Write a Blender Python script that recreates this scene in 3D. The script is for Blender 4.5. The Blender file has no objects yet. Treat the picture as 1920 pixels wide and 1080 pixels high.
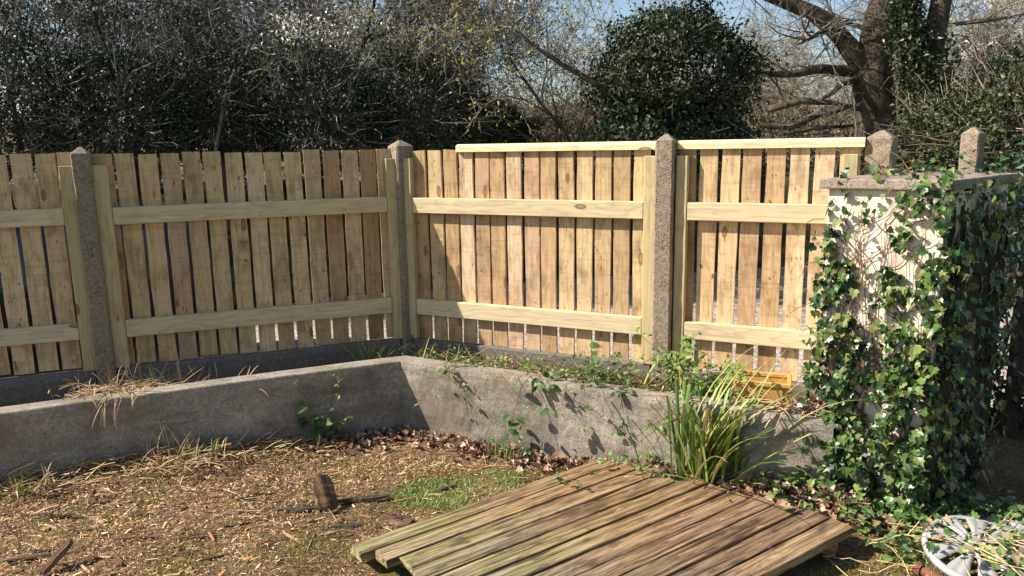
import bpy, math, random
import numpy as np
from mathutils import Matrix, Vector

# ------------------------------------------------------------------ camera, sky, sun, exposure
sc = bpy.context.scene
PITCH, ROLL, FPX, EYE = math.radians(10.77), math.radians(1.0), 1420.0, 1.65
_f = np.array([0, math.cos(PITCH), -math.sin(PITCH)])
_u0 = np.array([0, math.sin(PITCH), math.cos(PITCH)]); _r0 = np.array([1.0, 0, 0])
_u = math.cos(ROLL) * _u0 + math.sin(ROLL) * _r0
_r = math.cos(ROLL) * _r0 - math.sin(ROLL) * _u0
EYEP = np.array([0, 0, EYE])
cam = bpy.data.cameras.new('camera'); camo = bpy.data.objects.new('camera', cam)
sc.collection.objects.link(camo)
cam.sensor_width = 36.0; cam.lens = 36.0 * FPX / 1920.0; cam.clip_start = 0.05; cam.clip_end = 2000
mw = Matrix.Identity(4)
for i in range(3):
    mw[i][0], mw[i][1], mw[i][2], mw[i][3] = _r[i], _u[i], -_f[i], EYEP[i]
camo.matrix_world = mw
sc.camera = camo

SUN_TRAVEL = Vector((1.226, 0.095, -1.0)).normalized()       # light moves left to right
sun_el = math.asin(-SUN_TRAVEL.z); to_sun = -SUN_TRAVEL
world = bpy.data.worlds.new('World'); sc.world = world; world.use_nodes = True
wn = world.node_tree.nodes; wl = world.node_tree.links
bg = wn['Background']; sky = wn.new('ShaderNodeTexSky'); sky.sky_type = 'NISHITA'; sky.sun_disc = False
sky.sun_elevation = sun_el; sky.sun_rotation = math.atan2(to_sun.x, to_sun.y)
sky.air_density = 1.0; sky.dust_density = 1.0
wl.new(sky.outputs[0], bg.inputs[0]); bg.inputs[1].default_value = 0.082
sun = bpy.data.lights.new('sun', 'SUN'); suno = bpy.data.objects.new('sun', sun); sc.collection.objects.link(suno)
sun.energy = 5.0; sun.angle = math.radians(0.5); sun.color = (1.0, 0.93, 0.82)
suno.rotation_euler = to_sun.to_track_quat('Z', 'Y').to_euler(); suno.location = (-6, -1, 7)
sc.view_settings.view_transform = 'Standard'; sc.view_settings.look = 'None'
sc.view_settings.exposure = 0.95; sc.view_settings.gamma = 1.0; sc.view_settings.use_curve_mapping = False
sc.render.engine = 'CYCLES'; sc.cycles.max_bounces = 6; sc.cycles.transparent_max_bounces = 6

# ------------------------------------------------------------------ helpers
COL = sc.collection
rng = np.random.default_rng(7); random.seed(7)

def ray(px, py): return _f + _r * (px - 960) / FPX - _u * (py - 540) / FPX
def at(px, py, z):
    d = ray(px, py); return EYEP + d * (z - EYE) / d[2]
def aty(px, py, Y):
    d = ray(px, py); return EYEP + d * (Y / d[1])
def nrm(v):
    v = np.asarray(v, float); return v / (np.linalg.norm(v, axis=-1, keepdims=True) + 1e-12)

def mesh_np(name, V, Fs, mat=None, tint=None, smooth=False, mats=None, midx=None):
    V = np.ascontiguousarray(V, dtype=np.float32)
    if isinstance(Fs, np.ndarray): Fs = [Fs]
    Fs = [f for f in Fs if len(f)]
    me = bpy.data.meshes.new(name)
    nl = sum(f.size for f in Fs); nf = sum(len(f) for f in Fs)
    me.vertices.add(len(V)); me.vertices.foreach_set('co', V.ravel())
    me.loops.add(nl); me.polygons.add(nf)
    me.loops.foreach_set('vertex_index', np.concatenate([f.ravel() for f in Fs]).astype(np.int32))
    tot = np.concatenate([np.full(len(f), f.shape[1]) for f in Fs]).astype(np.int32)
    st = np.concatenate([[0], np.cumsum(tot)[:-1]]).astype(np.int32)
    me.polygons.foreach_set('loop_start', st); me.polygons.foreach_set('loop_total', tot)
    me.polygons.foreach_set('use_smooth', np.full(nf, bool(smooth), dtype=bool))
    if tint is not None:
        a = me.attributes.new('tint', 'FLOAT_COLOR', 'POINT')
        c = np.ones((len(V), 4), np.float32); c[:, :3] = tint; a.data.foreach_set('color', c.ravel())
    if mat is not None: me.materials.append(mat)
    me.update(calc_edges=True)
    return me

def link(name, me, parent=None, loc=None, rotz=None, M=None):
    o = bpy.data.objects.new(name, me); COL.objects.link(o)
    if parent is not None: o.parent = parent
    if M is not None: o.matrix_local = M
    if loc is not None: o.location = loc
    if rotz is not None: o.rotation_euler = (0, 0, rotz)
    return o
def tag(o, label=None, cat=None, group=None, kind=None):
    if label: o['label'] = label
    if cat: o['category'] = cat
    if group: o['group'] = group
    if kind: o['kind'] = kind
    return o
def thing(name, label, cat, loc=(0, 0, 0), rotz=0, group=None):
    o = link(name, None, None, tuple(float(v) for v in loc), rotz); o.empty_display_size = .1
    return tag(o, label, cat, group)

class MB:
    """collects shapes into one mesh"""
    def __init__(s): s.V = []; s.F = {}; s.n = 0; s.T = []
    def add(s, V, F, tint=None):
        V = np.asarray(V, float); F = np.asarray(F, int)
        s.V.append(V); s.F.setdefault(F.shape[1], []).append(F + s.n); s.n += len(V)
        if tint is not None: s.T.append(np.broadcast_to(np.asarray(tint, float), (len(V), 3)))
        return s
    def box(s, a, b, bev=0.0, M=None, tint=None):
        a = np.array(a, float); b = np.array(b, float)
        if bev <= 0:
            V = np.array([[x, y, z] for x in (a[0], b[0]) for y in (a[1], b[1]) for z in (a[2], b[2])])
            F = np.array([[0, 1, 3, 2], [4, 6, 7, 5], [0, 4, 5, 1], [2, 3, 7, 6], [0, 2, 6, 4], [1, 5, 7, 3]])
            if M is not None: V = V @ M[:3, :3].T + M[:3, 3]
            return s.add(V, F, tint)
        c = (a + b) / 2; h = (b - a) / 2
        V = []; idx = {}
        for sx in (-1, 1):
            for sy in (-1, 1):
                for sz in (-1, 1):
                    for ax in range(3):
                        p = np.array([sx, sy, sz]) * (h - bev); p[ax] = (sx, sy, sz)[ax] * h[ax]
                        idx[(sx, sy, sz, ax)] = len(V); V.append(c + p)
        V = np.array(V); Q = []; T = []
        for ax in range(3):
            o1, o2 = [i for i in range(3) if i != ax]
            for sg in (-1, 1):
                q = []
                for s1, s2 in ((-1, -1), (1, -1), (1, 1), (-1, 1)):
                    k = [0, 0, 0]; k[ax] = sg; k[o1] = s1; k[o2] = s2; q.append(idx[(k[0], k[1], k[2], ax)])
                Q.append(q)
            for s1 in (-1, 1):
                for s2 in (-1, 1):       # edge along ax between faces o1 and o2
                    k0 = [0, 0, 0]; k0[o1] = s1; k0[o2] = s2
                    k1 = list(k0); k0[ax] = -1; k1[ax] = 1
                    Q.append([idx[(*k0, o1)], idx[(*k1, o1)], idx[(*k1, o2)], idx[(*k0, o2)]])
        for sx in (-1, 1):
            for sy in (-1, 1):
                for sz in (-1, 1): T.append([idx[(sx, sy, sz, 0)], idx[(sx, sy, sz, 1)], idx[(sx, sy, sz, 2)]])
        def fix(F):
            out = []
            for f in F:
                p = V[f]; n = np.cross(p[1] - p[0], p[2] - p[0])
                out.append(f if n @ (p.mean(0) - c) > 0 else f[::-1])
            return np.array(out)
        Q = fix(Q); T = fix(T)
        if M is not None: V = V @ M[:3, :3].T + M[:3, 3]
        s.add(V, Q, tint); s.F.setdefault(3, []).append(T + s.n - len(V))
        return s
    def tube(s, P, R, sides=6, tint=None, cap=True):
        P = np.asarray(P, float); R = np.broadcast_to(np.asarray(R, float), (len(P),))
        d = nrm(np.gradient(P, axis=0)); ref = np.array([0.13, 0.21, 0.97])
        if abs(d[0] @ ref) > .9: ref = np.array([1., .1, 0])
        a = nrm(np.cross(d, ref)); b = np.cross(d, a)
        th = np.arange(sides) * 2 * math.pi / sides
        V = (P[:, None] + R[:, None, None] * (a[:, None] * np.cos(th)[None, :, None] + b[:, None] * np.sin(th)[None, :, None])).reshape(-1, 3)
        n = len(P); i = np.arange(n - 1)[:, None] * sides; j = np.arange(sides)[None]; k = (j + 1) % sides
        F = np.stack([i + j, i + k, i + sides + k, i + sides + j], -1).reshape(-1, 4)
        s.add(V, F[:, ::-1], tint)
        if cap:
            c0 = s.n - len(V)
            s.F.setdefault(sides, []).append(np.array([np.arange(sides)]) + c0)
            s.F[sides].append(np.array([np.arange(sides)[::-1]]) + c0 + (n - 1) * sides)
        return s
    def lathe(s, prof, seg=32, M=None, tint=None):
        prof = np.asarray(prof, float); th = np.arange(seg) * 2 * math.pi / seg
        V = np.stack([prof[:, 0, None] * np.cos(th), prof[:, 0, None] * np.sin(th), np.broadcast_to(prof[:, 1, None], (len(prof), seg))], -1).reshape(-1, 3)
        n = len(prof); i = np.arange(n - 1)[:, None] * seg; j = np.arange(seg)[None]; k = (j + 1) % seg
        F = np.stack([i + j, i + k, i + seg + k, i + seg + j], -1).reshape(-1, 4)
        if M is not None: V = V @ M[:3, :3].T + M[:3, 3]
        return s.add(V, F, tint)
    def mesh(s, name, mat, smooth=False):
        return mesh_np(name, np.concatenate(s.V), [np.concatenate(v) for v in s.F.values()], mat,
                       np.concatenate(s.T) if s.T else None, smooth)
    def build(s, name, mat, parent=None, smooth=False, **k):
        return link(name, s.mesh(name, mat, smooth), parent, **k)

def replicate(TV, TF, R, T, S=None):
    """copies of a template: R (m,3,3), T (m,3), S (m,) or (m,3)"""
    m = len(T); X = TV[None] * (S[:, None, None] if S is not None and S.ndim == 1 else (S[:, None] if S is not None else 1.0))
    V = np.einsum('mij,mnj->mni', R, X) + T[:, None]
    F = TF[None] + (np.arange(m) * len(TV))[:, None, None]
    return V.reshape(-1, 3), F.reshape(-1, TF.shape[1])
def frames(Y, N):
    """rotation matrices whose columns are x, y (along Y), z (close to N)"""
    y = nrm(Y); x = nrm(np.cross(y, N)); z = np.cross(x, y)
    return np.stack([x, y, z], -1)
def rand_dirs(m, g=None):
    g = g or rng; return nrm(g.normal(size=(m, 3)))
def mat4(R, T, S=1.0):
    S = np.broadcast_to(np.asarray(S, float), (3,))
    M = Matrix.Identity(4)
    for i in range(3):
        for j in range(3): M[i][j] = float(R[i][j] * S[j])
        M[i][3] = float(T[i])
    return M
def segs_mesh(S, sides=3):
    """S (n,8): p0 p1 r0 r1 -> prisms"""
    p0, p1, r0, r1 = S[:, :3], S[:, 3:6], S[:, 6], S[:, 7]
    d = nrm(p1 - p0); ref = np.where(np.abs(d[:, 2:3]) > .9, np.array([[1., 0, 0]]), np.array([[0, 0, 1.]]))
    a = nrm(np.cross(d, ref)); b = np.cross(d, a)
    th = np.arange(sides) * 2 * math.pi / sides; c, s_ = np.cos(th)[None, :, None], np.sin(th)[None, :, None]
    off = a[:, None] * c + b[:, None] * s_
    V = np.concatenate([p0[:, None] + off * r0[:, None, None], p1[:, None] + off * r1[:, None, None]], 1)
    j = np.arange(sides); k = (j + 1) % sides
    F = np.stack([j, j + sides, k + sides, k], -1)[None] + (np.arange(len(S)) * 2 * sides)[:, None, None]
    return V.reshape(-1, 3), F.reshape(-1, 4)
def vnoise(x, y, seed=0):
    xi = np.floor(x).astype(int); yi = np.floor(y).astype(int); xf = x - xi; yf = y - yi
    def h(a, b):
        n = (a * 374761393 + b * 668265263 + seed * 974634777) & 0x7fffffff
        n = ((n ^ (n >> 13)) * 1274126177) & 0x7fffffff
        return ((n ^ (n >> 16)) & 0xffff) / 65535.0
    u = xf * xf * (3 - 2 * xf); v = yf * yf * (3 - 2 * yf)
    return (h(xi, yi) * (1 - u) + h(xi + 1, yi) * u) * (1 - v) + (h(xi, yi + 1) * (1 - u) + h(xi + 1, yi + 1) * u) * v
def sstep(a, b, x):
    t = np.clip((x - a) / (b - a), 0, 1); return t * t * (3 - 2 * t)

# ------------------------------------------------------------------ materials
class NB:
    def __init__(s, name, rough=.7, spec=.4):
        s.m = bpy.data.materials.new(name); s.m.use_nodes = True
        s.t = s.m.node_tree; s.b = s.t.nodes['Principled BSDF']
        s.b.inputs['Roughness'].default_value = rough; s.b.inputs['Specular IOR Level'].default_value = spec
    def n(s, typ, ins=None, **props):
        nd = s.t.nodes.new('ShaderNode' + typ)
        for k, v in props.items(): setattr(nd, k, v)
        for k, v in (ins or {}).items(): s.set(nd.inputs[k], v)
        return nd
    def set(s, sock, v):
        if isinstance(v, bpy.types.NodeSocket): s.t.links.new(v, sock)
        elif isinstance(v, bpy.types.Node): s.t.links.new(v.outputs[0], sock)
        else:
            if isinstance(v, (tuple, list)) and len(v) == 3 and sock.type == 'RGBA': v = (*v, 1)
            sock.default_value = v
    def obj(s): return s.n('TexCoord').outputs['Object']
    def rnd(s): return s.n('ObjectInfo').outputs['Random']
    def math(s, op, a, b=0.0, clamp=False):
        nd = s.n('Math', {0: a, 1: b}, operation=op); nd.use_clamp = clamp; return nd.outputs[0]
    def vmul(s, v, sc_): return s.n('VectorMath', {0: v, 1: sc_}, operation='MULTIPLY').outputs[0]
    def vadd(s, v, w): return s.n('VectorMath', {0: v, 1: w}, operation='ADD').outputs[0]
    def noise(s, v, scale=1.0, detail=4, rough=.55, dist=0.0):
        return s.n('TexNoise', {'Vector': v, 'Scale': scale, 'Detail': detail, 'Roughness': rough, 'Distortion': dist}).outputs[0]
    def voro(s, v, scale=1.0, feature='F1'):
        return s.n('TexVoronoi', {'Vector': v, 'Scale': scale}, feature=feature)
    def ramp(s, f, stops, interp='LINEAR'):
        nd = s.n('ValToRGB', {0: f}); r = nd.color_ramp; r.interpolation = interp
        while len(r.elements) < len(stops): r.elements.new(.5)
        for e, (p, c) in zip(r.elements, stops):
            e.position = p; e.color = (*c, 1) if not np.isscalar(c) else (c, c, c, 1)
        return nd.outputs[0]
    def mix(s, f, a, b, mode='MIX'):
        nd = s.n('Mix', data_type='RGBA', blend_type=mode)
        s.set(nd.inputs[0], f); s.set(nd.inputs[6], a); s.set(nd.inputs[7], b); return nd.outputs[2]
    def bump(s, h, strength=.3, dist=.01):
        nd = s.n('Bump', {'Height': h, 'Strength': strength, 'Distance': dist}); s.t.links.new(nd.outputs[0], s.b.inputs['Normal'])
    def col(s, c): s.set(s.b.inputs['Base Color'], c); return s
    def translucent(s, c, f=.3):
        tr = s.n('BsdfTranslucent'); s.set(tr.inputs[0], c)
        mx = s.n('MixShader', {0: f}); s.t.links.new(s.b.outputs[0], mx.inputs[1]); s.t.links.new(tr.outputs[0], mx.inputs[2])
        s.t.links.new(mx.outputs[0], s.t.nodes['Material Output'].inputs[0])

def wood_new(name, axis, tones, grain_amt=.35, knot_gate=.45, saw=True, stain=.5):
    m = NB(name, .72, .25); o = m.obj(); r = m.rnd()
    off = m.n('CombineXYZ', {0: m.math('MULTIPLY', r, 37.), 1: m.math('MULTIPLY', r, 91.), 2: m.math('MULTIPLY', r, 53.)}).outputs[0]
    p = m.vadd(o, off)
    def sc3(across, along): return (along, across, across) if axis == 0 else (across, across, along)
    g = m.noise(m.vmul(p, sc3(70, 2.2)), 1, 5, .65, .3)
    warp = m.noise(m.vmul(p, sc3(9, 1.6)), 1, 2, .5)
    ringc = m.math('FRACT', m.math('MULTIPLY', warp, 9.0))
    ring = m.ramp(ringc, [(0, 1.), (.55, 1.), (.9, .45), (1, 1.)])
    base = m.ramp(m.math('FRACT', m.math('MULTIPLY', r, 7.31)), tones)
    c = m.mix(grain_amt, base, m.mix(1.0, base, m.ramp(g, [(.3, .45), (.55, 1.), (.8, 1.15)]), 'MULTIPLY'))
    c = m.mix(.34, c, m.mix(1.0, c, ring, 'MULTIPLY'))
    st = m.noise(m.vmul(p, sc3(11, 5.5)), 1, 4, .6)
    c = m.mix(m.math('MULTIPLY', m.ramp(st, [(.5, 0.), (.72, 1.)]), stain), c, (.20, .115, .055))
    if saw:
        sw = m.noise(m.vmul(p, sc3(5, 55)), 1, 3, .6)
        c = m.mix(m.math('MULTIPLY', m.ramp(sw, [(.52, 0.), (.70, 1.)]), .42), c, m.mix(1., c, (.55, .47, .4), 'MULTIPLY'))
        spk = m.noise(m.vmul(p, sc3(55, 20)), 1, 2, .5)
        c = m.mix(m.ramp(spk, [(.66, 0.), (.72, .85)]), c, (.13, .07, .035))
        blot = m.noise(m.vmul(p, sc3(3.5, 2.4)), 1, 3, .6)
        c = m.mix(m.math('MULTIPLY', m.ramp(blot, [(.52, 0.), (.68, 1.)]), .45), c, m.mix(1., c, (.62, .5, .4), 'MULTIPLY'))
    v = m.voro(m.vmul(p, sc3(9.0, 3.6)), 1)
    gate = m.ramp(m.n('SeparateColor', {0: v.outputs['Color']}).outputs[0], [(knot_gate, 0.), (knot_gate + .02, 1.)])
    d = m.math('ADD', v.outputs['Distance'], m.math('MULTIPLY', g, .05))
    kn = m.math('MULTIPLY', m.ramp(d, [(.0, .75), (.09, .65), (.125, 1.), (.15, .9), (.19, 0.)]), gate)
    c = m.mix(m.math('MULTIPLY', kn, .85), c, (.16, .075, .03))
    m.col(c); m.bump(m.math('ADD', g, m.math('MULTIPLY', kn, -.4)), .35, .004)
    return m.m

TONES_SLAT = [(0, (.62, .42, .22)), (.2, (.70, .50, .28)), (.38, (.50, .32, .155)), (.52, (.72, .53, .325)), (.68, (.67, .45, .29)), (.82, (.41, .26, .13)), (1, (.68, .51, .27))]
TONES_TREATED = [(0, (.61, .49, .29)), (.5, (.66, .53, .33)), (1, (.59, .47, .27))]
M_SLAT = wood_new('sawn_pine', 2, TONES_SLAT, .5, .74, True, .75)
M_JAMB = wood_new('treated_pine_upright', 2, [(0, (.49, .385, .20)), (.5, (.55, .43, .23)), (1, (.46, .37, .195))], .45, .74, False, .15)
M_RAIL = wood_new('treated_pine_rail', 0, TONES_TREATED, .4, .70, False, .2)
M_CAPR = wood_new('planed_pine_capping', 0, [(0, (.72, .58, .34)), (1, (.76, .62, .38))], .2, .90, False, .05)

def concrete(name, c0, c1, pits=60, pit_amt=.6, rough=.9, bump=.5, moss=None, streak=0):
    m = NB(name, rough, .2); o = m.obj()
    a = m.noise(o, 5, 6, .65); b = m.noise(o, 45, 5, .7); fine = m.noise(o, 150, 3, .65)
    c = m.mix(a, c0, c1); c = m.mix(.75, c, m.mix(1., c, m.ramp(fine, [(.32, .45), (.5, 1.), (.68, 1.45)]), 'MULTIPLY'))
    c = m.mix(m.ramp(b, [(.35, .55), (.6, 0.)]), c, tuple(v * .45 for v in c0))
    c = m.mix(m.ramp(b, [(.62, 0.), (.8, .5)]), c, tuple(min(1, v * 1.5) for v in c1))
    v = m.voro(o, pits); pd = m.ramp(v.outputs['Distance'], [(.0, 1.), (.22, .8), (.34, 0.)])
    gate = m.ramp(m.noise(o, 14, 3, .5), [(.45, 0.), (.6, 1.)])
    pit = m.math('MULTIPLY', pd, gate)
    c = m.mix(m.math('MULTIPLY', pit, pit_amt), c, tuple(v * .22 for v in c0))
    if streak:
        s = m.noise(m.vmul(o, (3.0, 3.0, 22.0)), 1, 5, .65)
        c = m.mix(m.math('MULTIPLY', m.ramp(s, [(.5, 0.), (.72, 1.)]), streak), c, tuple(v * .35 for v in c0))
    if streak:
        big = m.noise(m.vmul(o, (1.6, 1.6, 3.4)), 1, 6, .7)
        c = m.mix(m.ramp(big, [(.47, 0.), (.62, .72)]), c, tuple(v * .42 for v in c0))
        c = m.mix(m.ramp(m.noise(m.vmul(o, (2.6, 2.6, 1.3)), 1, 6, .75), [(.5, 0.), (.64, .6)]), c, (.20, .14, .09))
        c = m.mix(m.ramp(big, [(.28, .5), (.42, 0.)]), c, tuple(min(1, v * 1.25) for v in c1))
    if moss is not None:
        mm = m.ramp(m.noise(o, 3.2, 5, .6), [(.52, 0.), (.7, 1.)])
        c = m.mix(m.math('MULTIPLY', mm, .55), c, moss)
    m.col(c)
    m.bump(m.math('SUBTRACT', m.math('ADD', m.math('MULTIPLY', b, .55), m.math('ADD', m.math('MULTIPLY', a, .5), m.math('MULTIPLY', fine, .3))), m.math('MULTIPLY', pit, .8)), bump, .012)
    return m.m
M_POST = concrete('old_concrete_post', (.24, .185, .13), (.35, .285, .205), 75, .75, .92, .7)
M_WALL = concrete('shuttered_concrete', (.27, .23, .185), (.46, .405, .335), 110, .4, .92, .55, (.14, .13, .085), .55)
M_GRAVB = concrete('concrete_gravel_board', (.14, .125, .10), (.24, .215, .18), 90, .3, .9, .5)
M_CAP = concrete('weathered_coping_stone', (.28, .22, .175), (.40, .33, .265), 80, .4, .9, .5, (.16, .15, .08))

def m_render():
    m = NB('painted_render', .85, .25); o = m.obj()
    a = m.noise(o, 4, 6, .65); b = m.noise(o, 60, 4, .6)
    c = m.mix(a, (.78, .70, .57), (.70, .60, .47))
    c = m.mix(m.ramp(m.noise(m.vmul(o, (16, 16, 2.5)), 1, 5, .65), [(.48, 0.), (.70, .75)]), c, (.46, .31, .21))
    c = m.mix(m.ramp(m.noise(o, 2.2, 5, .6), [(.55, 0.), (.75, .8)]), c, (.40, .37, .33))
    m.col(c); m.bump(m.math('ADD', a, m.math('MULTIPLY', b, .4)), .5, .01); return m.m
M_RENDER = m_render()

def tinted(name, rough=.6, spec=.35, trans=.0, bump=None):
    m = NB(name, rough, spec); a = m.n('Attribute', attribute_name='tint').outputs['Color']
    m.col(a)
    if trans: m.translucent(a, trans)
    return m.m
M_LEAFT = tinted('leaf_mass', .42, .5, .22)
M_IVYT = tinted('ivy_leaf_mass', .37, .45, .14)
M_BUSHT = tinted('bush_leaf_mass', .5, .35, .12)
M_TWIGT = tinted('twig_mass', .8, .25)
M_STRAWT = tinted('dry_straw', .75, .25, .1)
def rndleaf(name, stops, rough=.4, spec=.5, trans=.2, vein=True):
    m = NB(name, rough, spec); c = m.ramp(m.rnd(), stops); o = m.obj()
    if vein:
        x = m.math('ABSOLUTE', m.n('SeparateXYZ', {0: o}).outputs[0])
        c = m.mix(m.ramp(x, [(.0, .45), (.035, 0.)]), c, (.30, .36, .16))
        c = m.mix(.35, c, m.mix(1., c, m.ramp(m.noise(o, 7, 3), [(.3, .5), (.7, 1.3)]), 'MULTIPLY'))
    m.col(c)
    if trans: m.translucent(c, trans)
    return m.m
M_IVY = rndleaf('ivy_leaf', [(0, (.018, .042, .012)), (.35, (.032, .075, .018)), (.7, (.06, .115, .025)), (.9, (.105, .16, .035)), (1, (.18, .21, .055))], .36, .45, .14)
M_BRAMBLE = rndleaf('bramble_leaf', [(0, (.03, .07, .02)), (.5, (.05, .12, .03)), (1, (.12, .2, .05))], .42, .4, .25)
M_YOUNG = rndleaf('young_weed_leaf', [(0, (.10, .2, .035)), (.6, (.19, .29, .06)), (1, (.3, .36, .09))], .45, .4, .35)
M_BLADE = rndleaf('strap_leaf', [(0, (.08, .17, .025)), (.4, (.16, .26, .04)), (.62, (.30, .36, .08)), (.78, (.46, .42, .15)), (.9, (.50, .38, .18)), (1, (.36, .19, .09))], .42, .45, .25, False)
M_STRAW = rndleaf('dead_stalk', [(0, (.40, .28, .15)), (.5, (.52, .39, .22)), (.8, (.34, .2, .1)), (1, (.22, .13, .07))], .7, .3, .1, False)
M_DEAD = rndleaf('dead_leaf', [(0, (.42, .25, .15)), (.5, (.5, .34, .23)), (1, (.28, .14, .08))], .7, .2, .15)

def bark(name, c0, c1, c2=None, sc_=(10, 10, 2.5)):
    m = NB(name, .9, .15); o = m.obj()
    g = m.noise(m.vmul(o, sc_), 1, 6, .7, .4); c = m.ramp(g, [(.3, c0), (.65, c1)])
    if c2: c = m.mix(m.ramp(m.noise(o, 3.5, 5, .65), [(.52, 0.), (.66, .8)]), c, c2)
    m.col(c); m.bump(g, .8, .03); return m.m
M_BARK = bark('lichen_bark', (.025, .019, .014), (.10, .078, .056), (.17, .16, .11))
M_BARK2 = bark('dark_bark', (.03, .025, .02), (.10, .08, .062))
M_STEM = bark('ivy_stem', (.17, .085, .05), (.36, .20, .13), None, (60, 60, 20))
M_BRSTEM = bark('bramble_stem', (.10, .07, .03), (.22, .16, .07), None, (60, 60, 20))

def m_ground():
    m = NB('mulched_soil', .95, .1); o = m.obj()
    a = m.noise(o, 3.0, 5, .6); f = m.noise(m.vmul(o, (40, 90, 40)), 1, 4, .7, .6); fine = m.noise(o, 130, 3, .6)
    c = m.ramp(f, [(.3, (.045, .028, .017)), (.5, (.19, .115, .065)), (.7, (.40, .27, .155))])
    c = m.mix(m.ramp(a, [(.42, 0.), (.6, .75)]), c, m.ramp(fine, [(.3, (.055, .055, .016)), (.7, (.19, .17, .05))]))
    m.col(c); m.bump(m.math('ADD', f, fine), .9, .012); return m.m
M_GROUND = m_ground()
def m_lane():
    m = NB('lane_gravel', .95, .15); o = m.obj(); v = m.voro(o, 28)
    c = m.mix(m.noise(o, 1.2, 4), (.33, .28, .245), (.42, .355, .31))
    c = m.mix(.7, c, m.mix(1., c, m.ramp(m.n('SeparateColor', {0: v.outputs['Color']}).outputs[0], [(0, .35), (1, 1.5)]), 'MULTIPLY')); m.col(c)
    m.bump(v.outputs['Distance'], .5, .02); return m.m
M_LANE = m_lane()
def simple(name, c, rough=.5, metal=0., spec=.5, n=0., nscale=20):
    m = NB(name, rough, spec); m.b.inputs['Metallic'].default_value = metal
    o = m.obj(); a = m.noise(o, nscale, 4)
    m.col(m.mix(m.ramp(a, [(.4, 0.), (.75, 1.)]), c, tuple(v * (1 - n) for v in c))); return m.m
M_SOIL = simple('dark_soil', (.10, .075, .05), .95, 0, .1, .6, 30)
M_BANK = simple('hedge_bank_earth', (.055, .05, .03), .95, 0, .1, .6, 3)
M_GRASSG = simple('field_grass', (.07, .1, .03), .9, 0, .1, .4, 2)
M_YELLOW = simple('yellow_plastic', (.50, .29, .075), .55, 0, .4, .25, 9)
M_SILVER = simple('silver_paint_plastic', (.42, .41, .40), .42, .2, .5, .3, 9)
M_RUST = simple('rusty_iron', (.20, .075, .04), .85, .1, .3, .5, 40)
M_CARB = simple('dark_blue_car_paint', (.006, .009, .018), .2, .2, .6, .1, 5)
M_GLASS = simple('tinted_car_glass', (.02, .025, .03), .06, 0, .7, 0, 5)
M_TYRE = simple('tyre_rubber', (.015, .015, .015), .8, 0, .3, .2, 30)
M_RED = simple('red_lamp_lens', (.06, .006, .006), .3, 0, .6, 0, 5)
M_NAIL = simple('rusty_nail', (.12, .07, .05), .6, .5, .4, .3, 60)
M_BLUEF = simple('blue_petal', (.25, .32, .8), .6, 0, .3, .1, 30)
M_YELF = rndleaf('yellow_leaf', [(0, (.6, .42, .03)), (1, (.65, .5, .05))], .5, .3, .3)

def m_deck():
    m = NB('weathered_decking', .82, .25); o = m.obj(); r = m.rnd()
    off = m.n('CombineXYZ', {0: m.math('MULTIPLY', r, 37.), 1: m.math('MULTIPLY', r, 91.), 2: m.math('MULTIPLY', r, 53.)}).outputs[0]
    p = m.vadd(o, off); x = m.n('SeparateXYZ', {0: o}).outputs[0]
    g0 = m.noise(m.vmul(p, (2.2, 60, 60)), 1, 6, .7, .5); g1 = m.noise(m.vmul(p, (5, 210, 90)), 1, 4, .7); g = m.math('ADD', m.math('MULTIPLY', g0, .62), m.math('MULTIPLY', g1, .38)); st = m.noise(m.vmul(p, (3.0, 14, 10)), 1, 4, .6)
    c = m.ramp(g, [(.39, (.03, .022, .016)), (.455, (.13, .10, .07)), (.515, (.27, .215, .155)), (.61, (.46, .385, .285))])
    green = m.math('MULTIPLY', m.ramp(st, [(.35, 0.), (.6, 1.)]), m.ramp(m.math('ADD', x, m.math('MULTIPLY', r, .5)), [(.0, 1.), (.9, .75), (1.0, .35)]))
    idx = m.n('ObjectInfo').outputs['Object Index']; green = m.math('MULTIPLY', green, m.ramp(m.math('DIVIDE', idx, 11.), [(0., 1.), (.35, .8), (.6, .18), (1., .12)]))
    c = m.mix(m.math('MULTIPLY', green, .85), c, m.ramp(g, [(.39, (.03, .027, .009)), (.47, (.15, .135, .04)), (.53, (.27, .25, .085)), (.62, (.44, .41, .17))]))
    damp = m.ramp(m.math('ADD', x, m.math('MULTIPLY', st, .35)), [(.45, 0.), (.98, 1.)])
    m.b.inputs['Roughness'].default_value = .8
    c = m.mix(m.math('MULTIPLY', damp, .5), c, m.ramp(g, [(.39, (.05, .022, .01)), (.47, (.19, .09, .036)), (.53, (.32, .17, .07)), (.62, (.46, .27, .13))]))
    dk = m.ramp(m.noise(m.vmul(p, (7, 26, 26)), 1, 4, .6), [(.52, 0.), (.66, .8)])
    c = m.mix(dk, c, (.06, .042, .03))
    v = m.voro(m.vmul(p, (3.4, 10, 10)), 1)
    gate = m.ramp(m.n('SeparateColor', {0: v.outputs['Color']}).outputs[0], [(.8, 0.), (.82, 1.)])
    kn = m.math('MULTIPLY', m.ramp(v.outputs['Distance'], [(.0, .8), (.1, .8), (.15, 0.)]), gate)
    raw = m.math('MULTIPLY', m.ramp(m.noise(m.vmul(p, (6, 22, 22)), 1, 5, .7, .6), [(.66, 0.), (.70, 1.)]), m.ramp(x, [(.5, 0.), (.8, .9)]))
    c = m.mix(raw, c, (.66, .50, .34)); c = m.mix(kn, c, (.10, .055, .03)); c = m.mix(1., c, m.ramp(m.math('FRACT', m.math('MULTIPLY', r, 13.7)), [(0, (.55, .52, .5)), (.35, (1.08, 1.08, .9)), (.7, (.72, .7, .68)), (1, (1.18, 1.1, .95))]), 'MULTIPLY'); m.col(c); m.bump(g, .9, .008); return m.m
M_DECK = m_deck()
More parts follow.
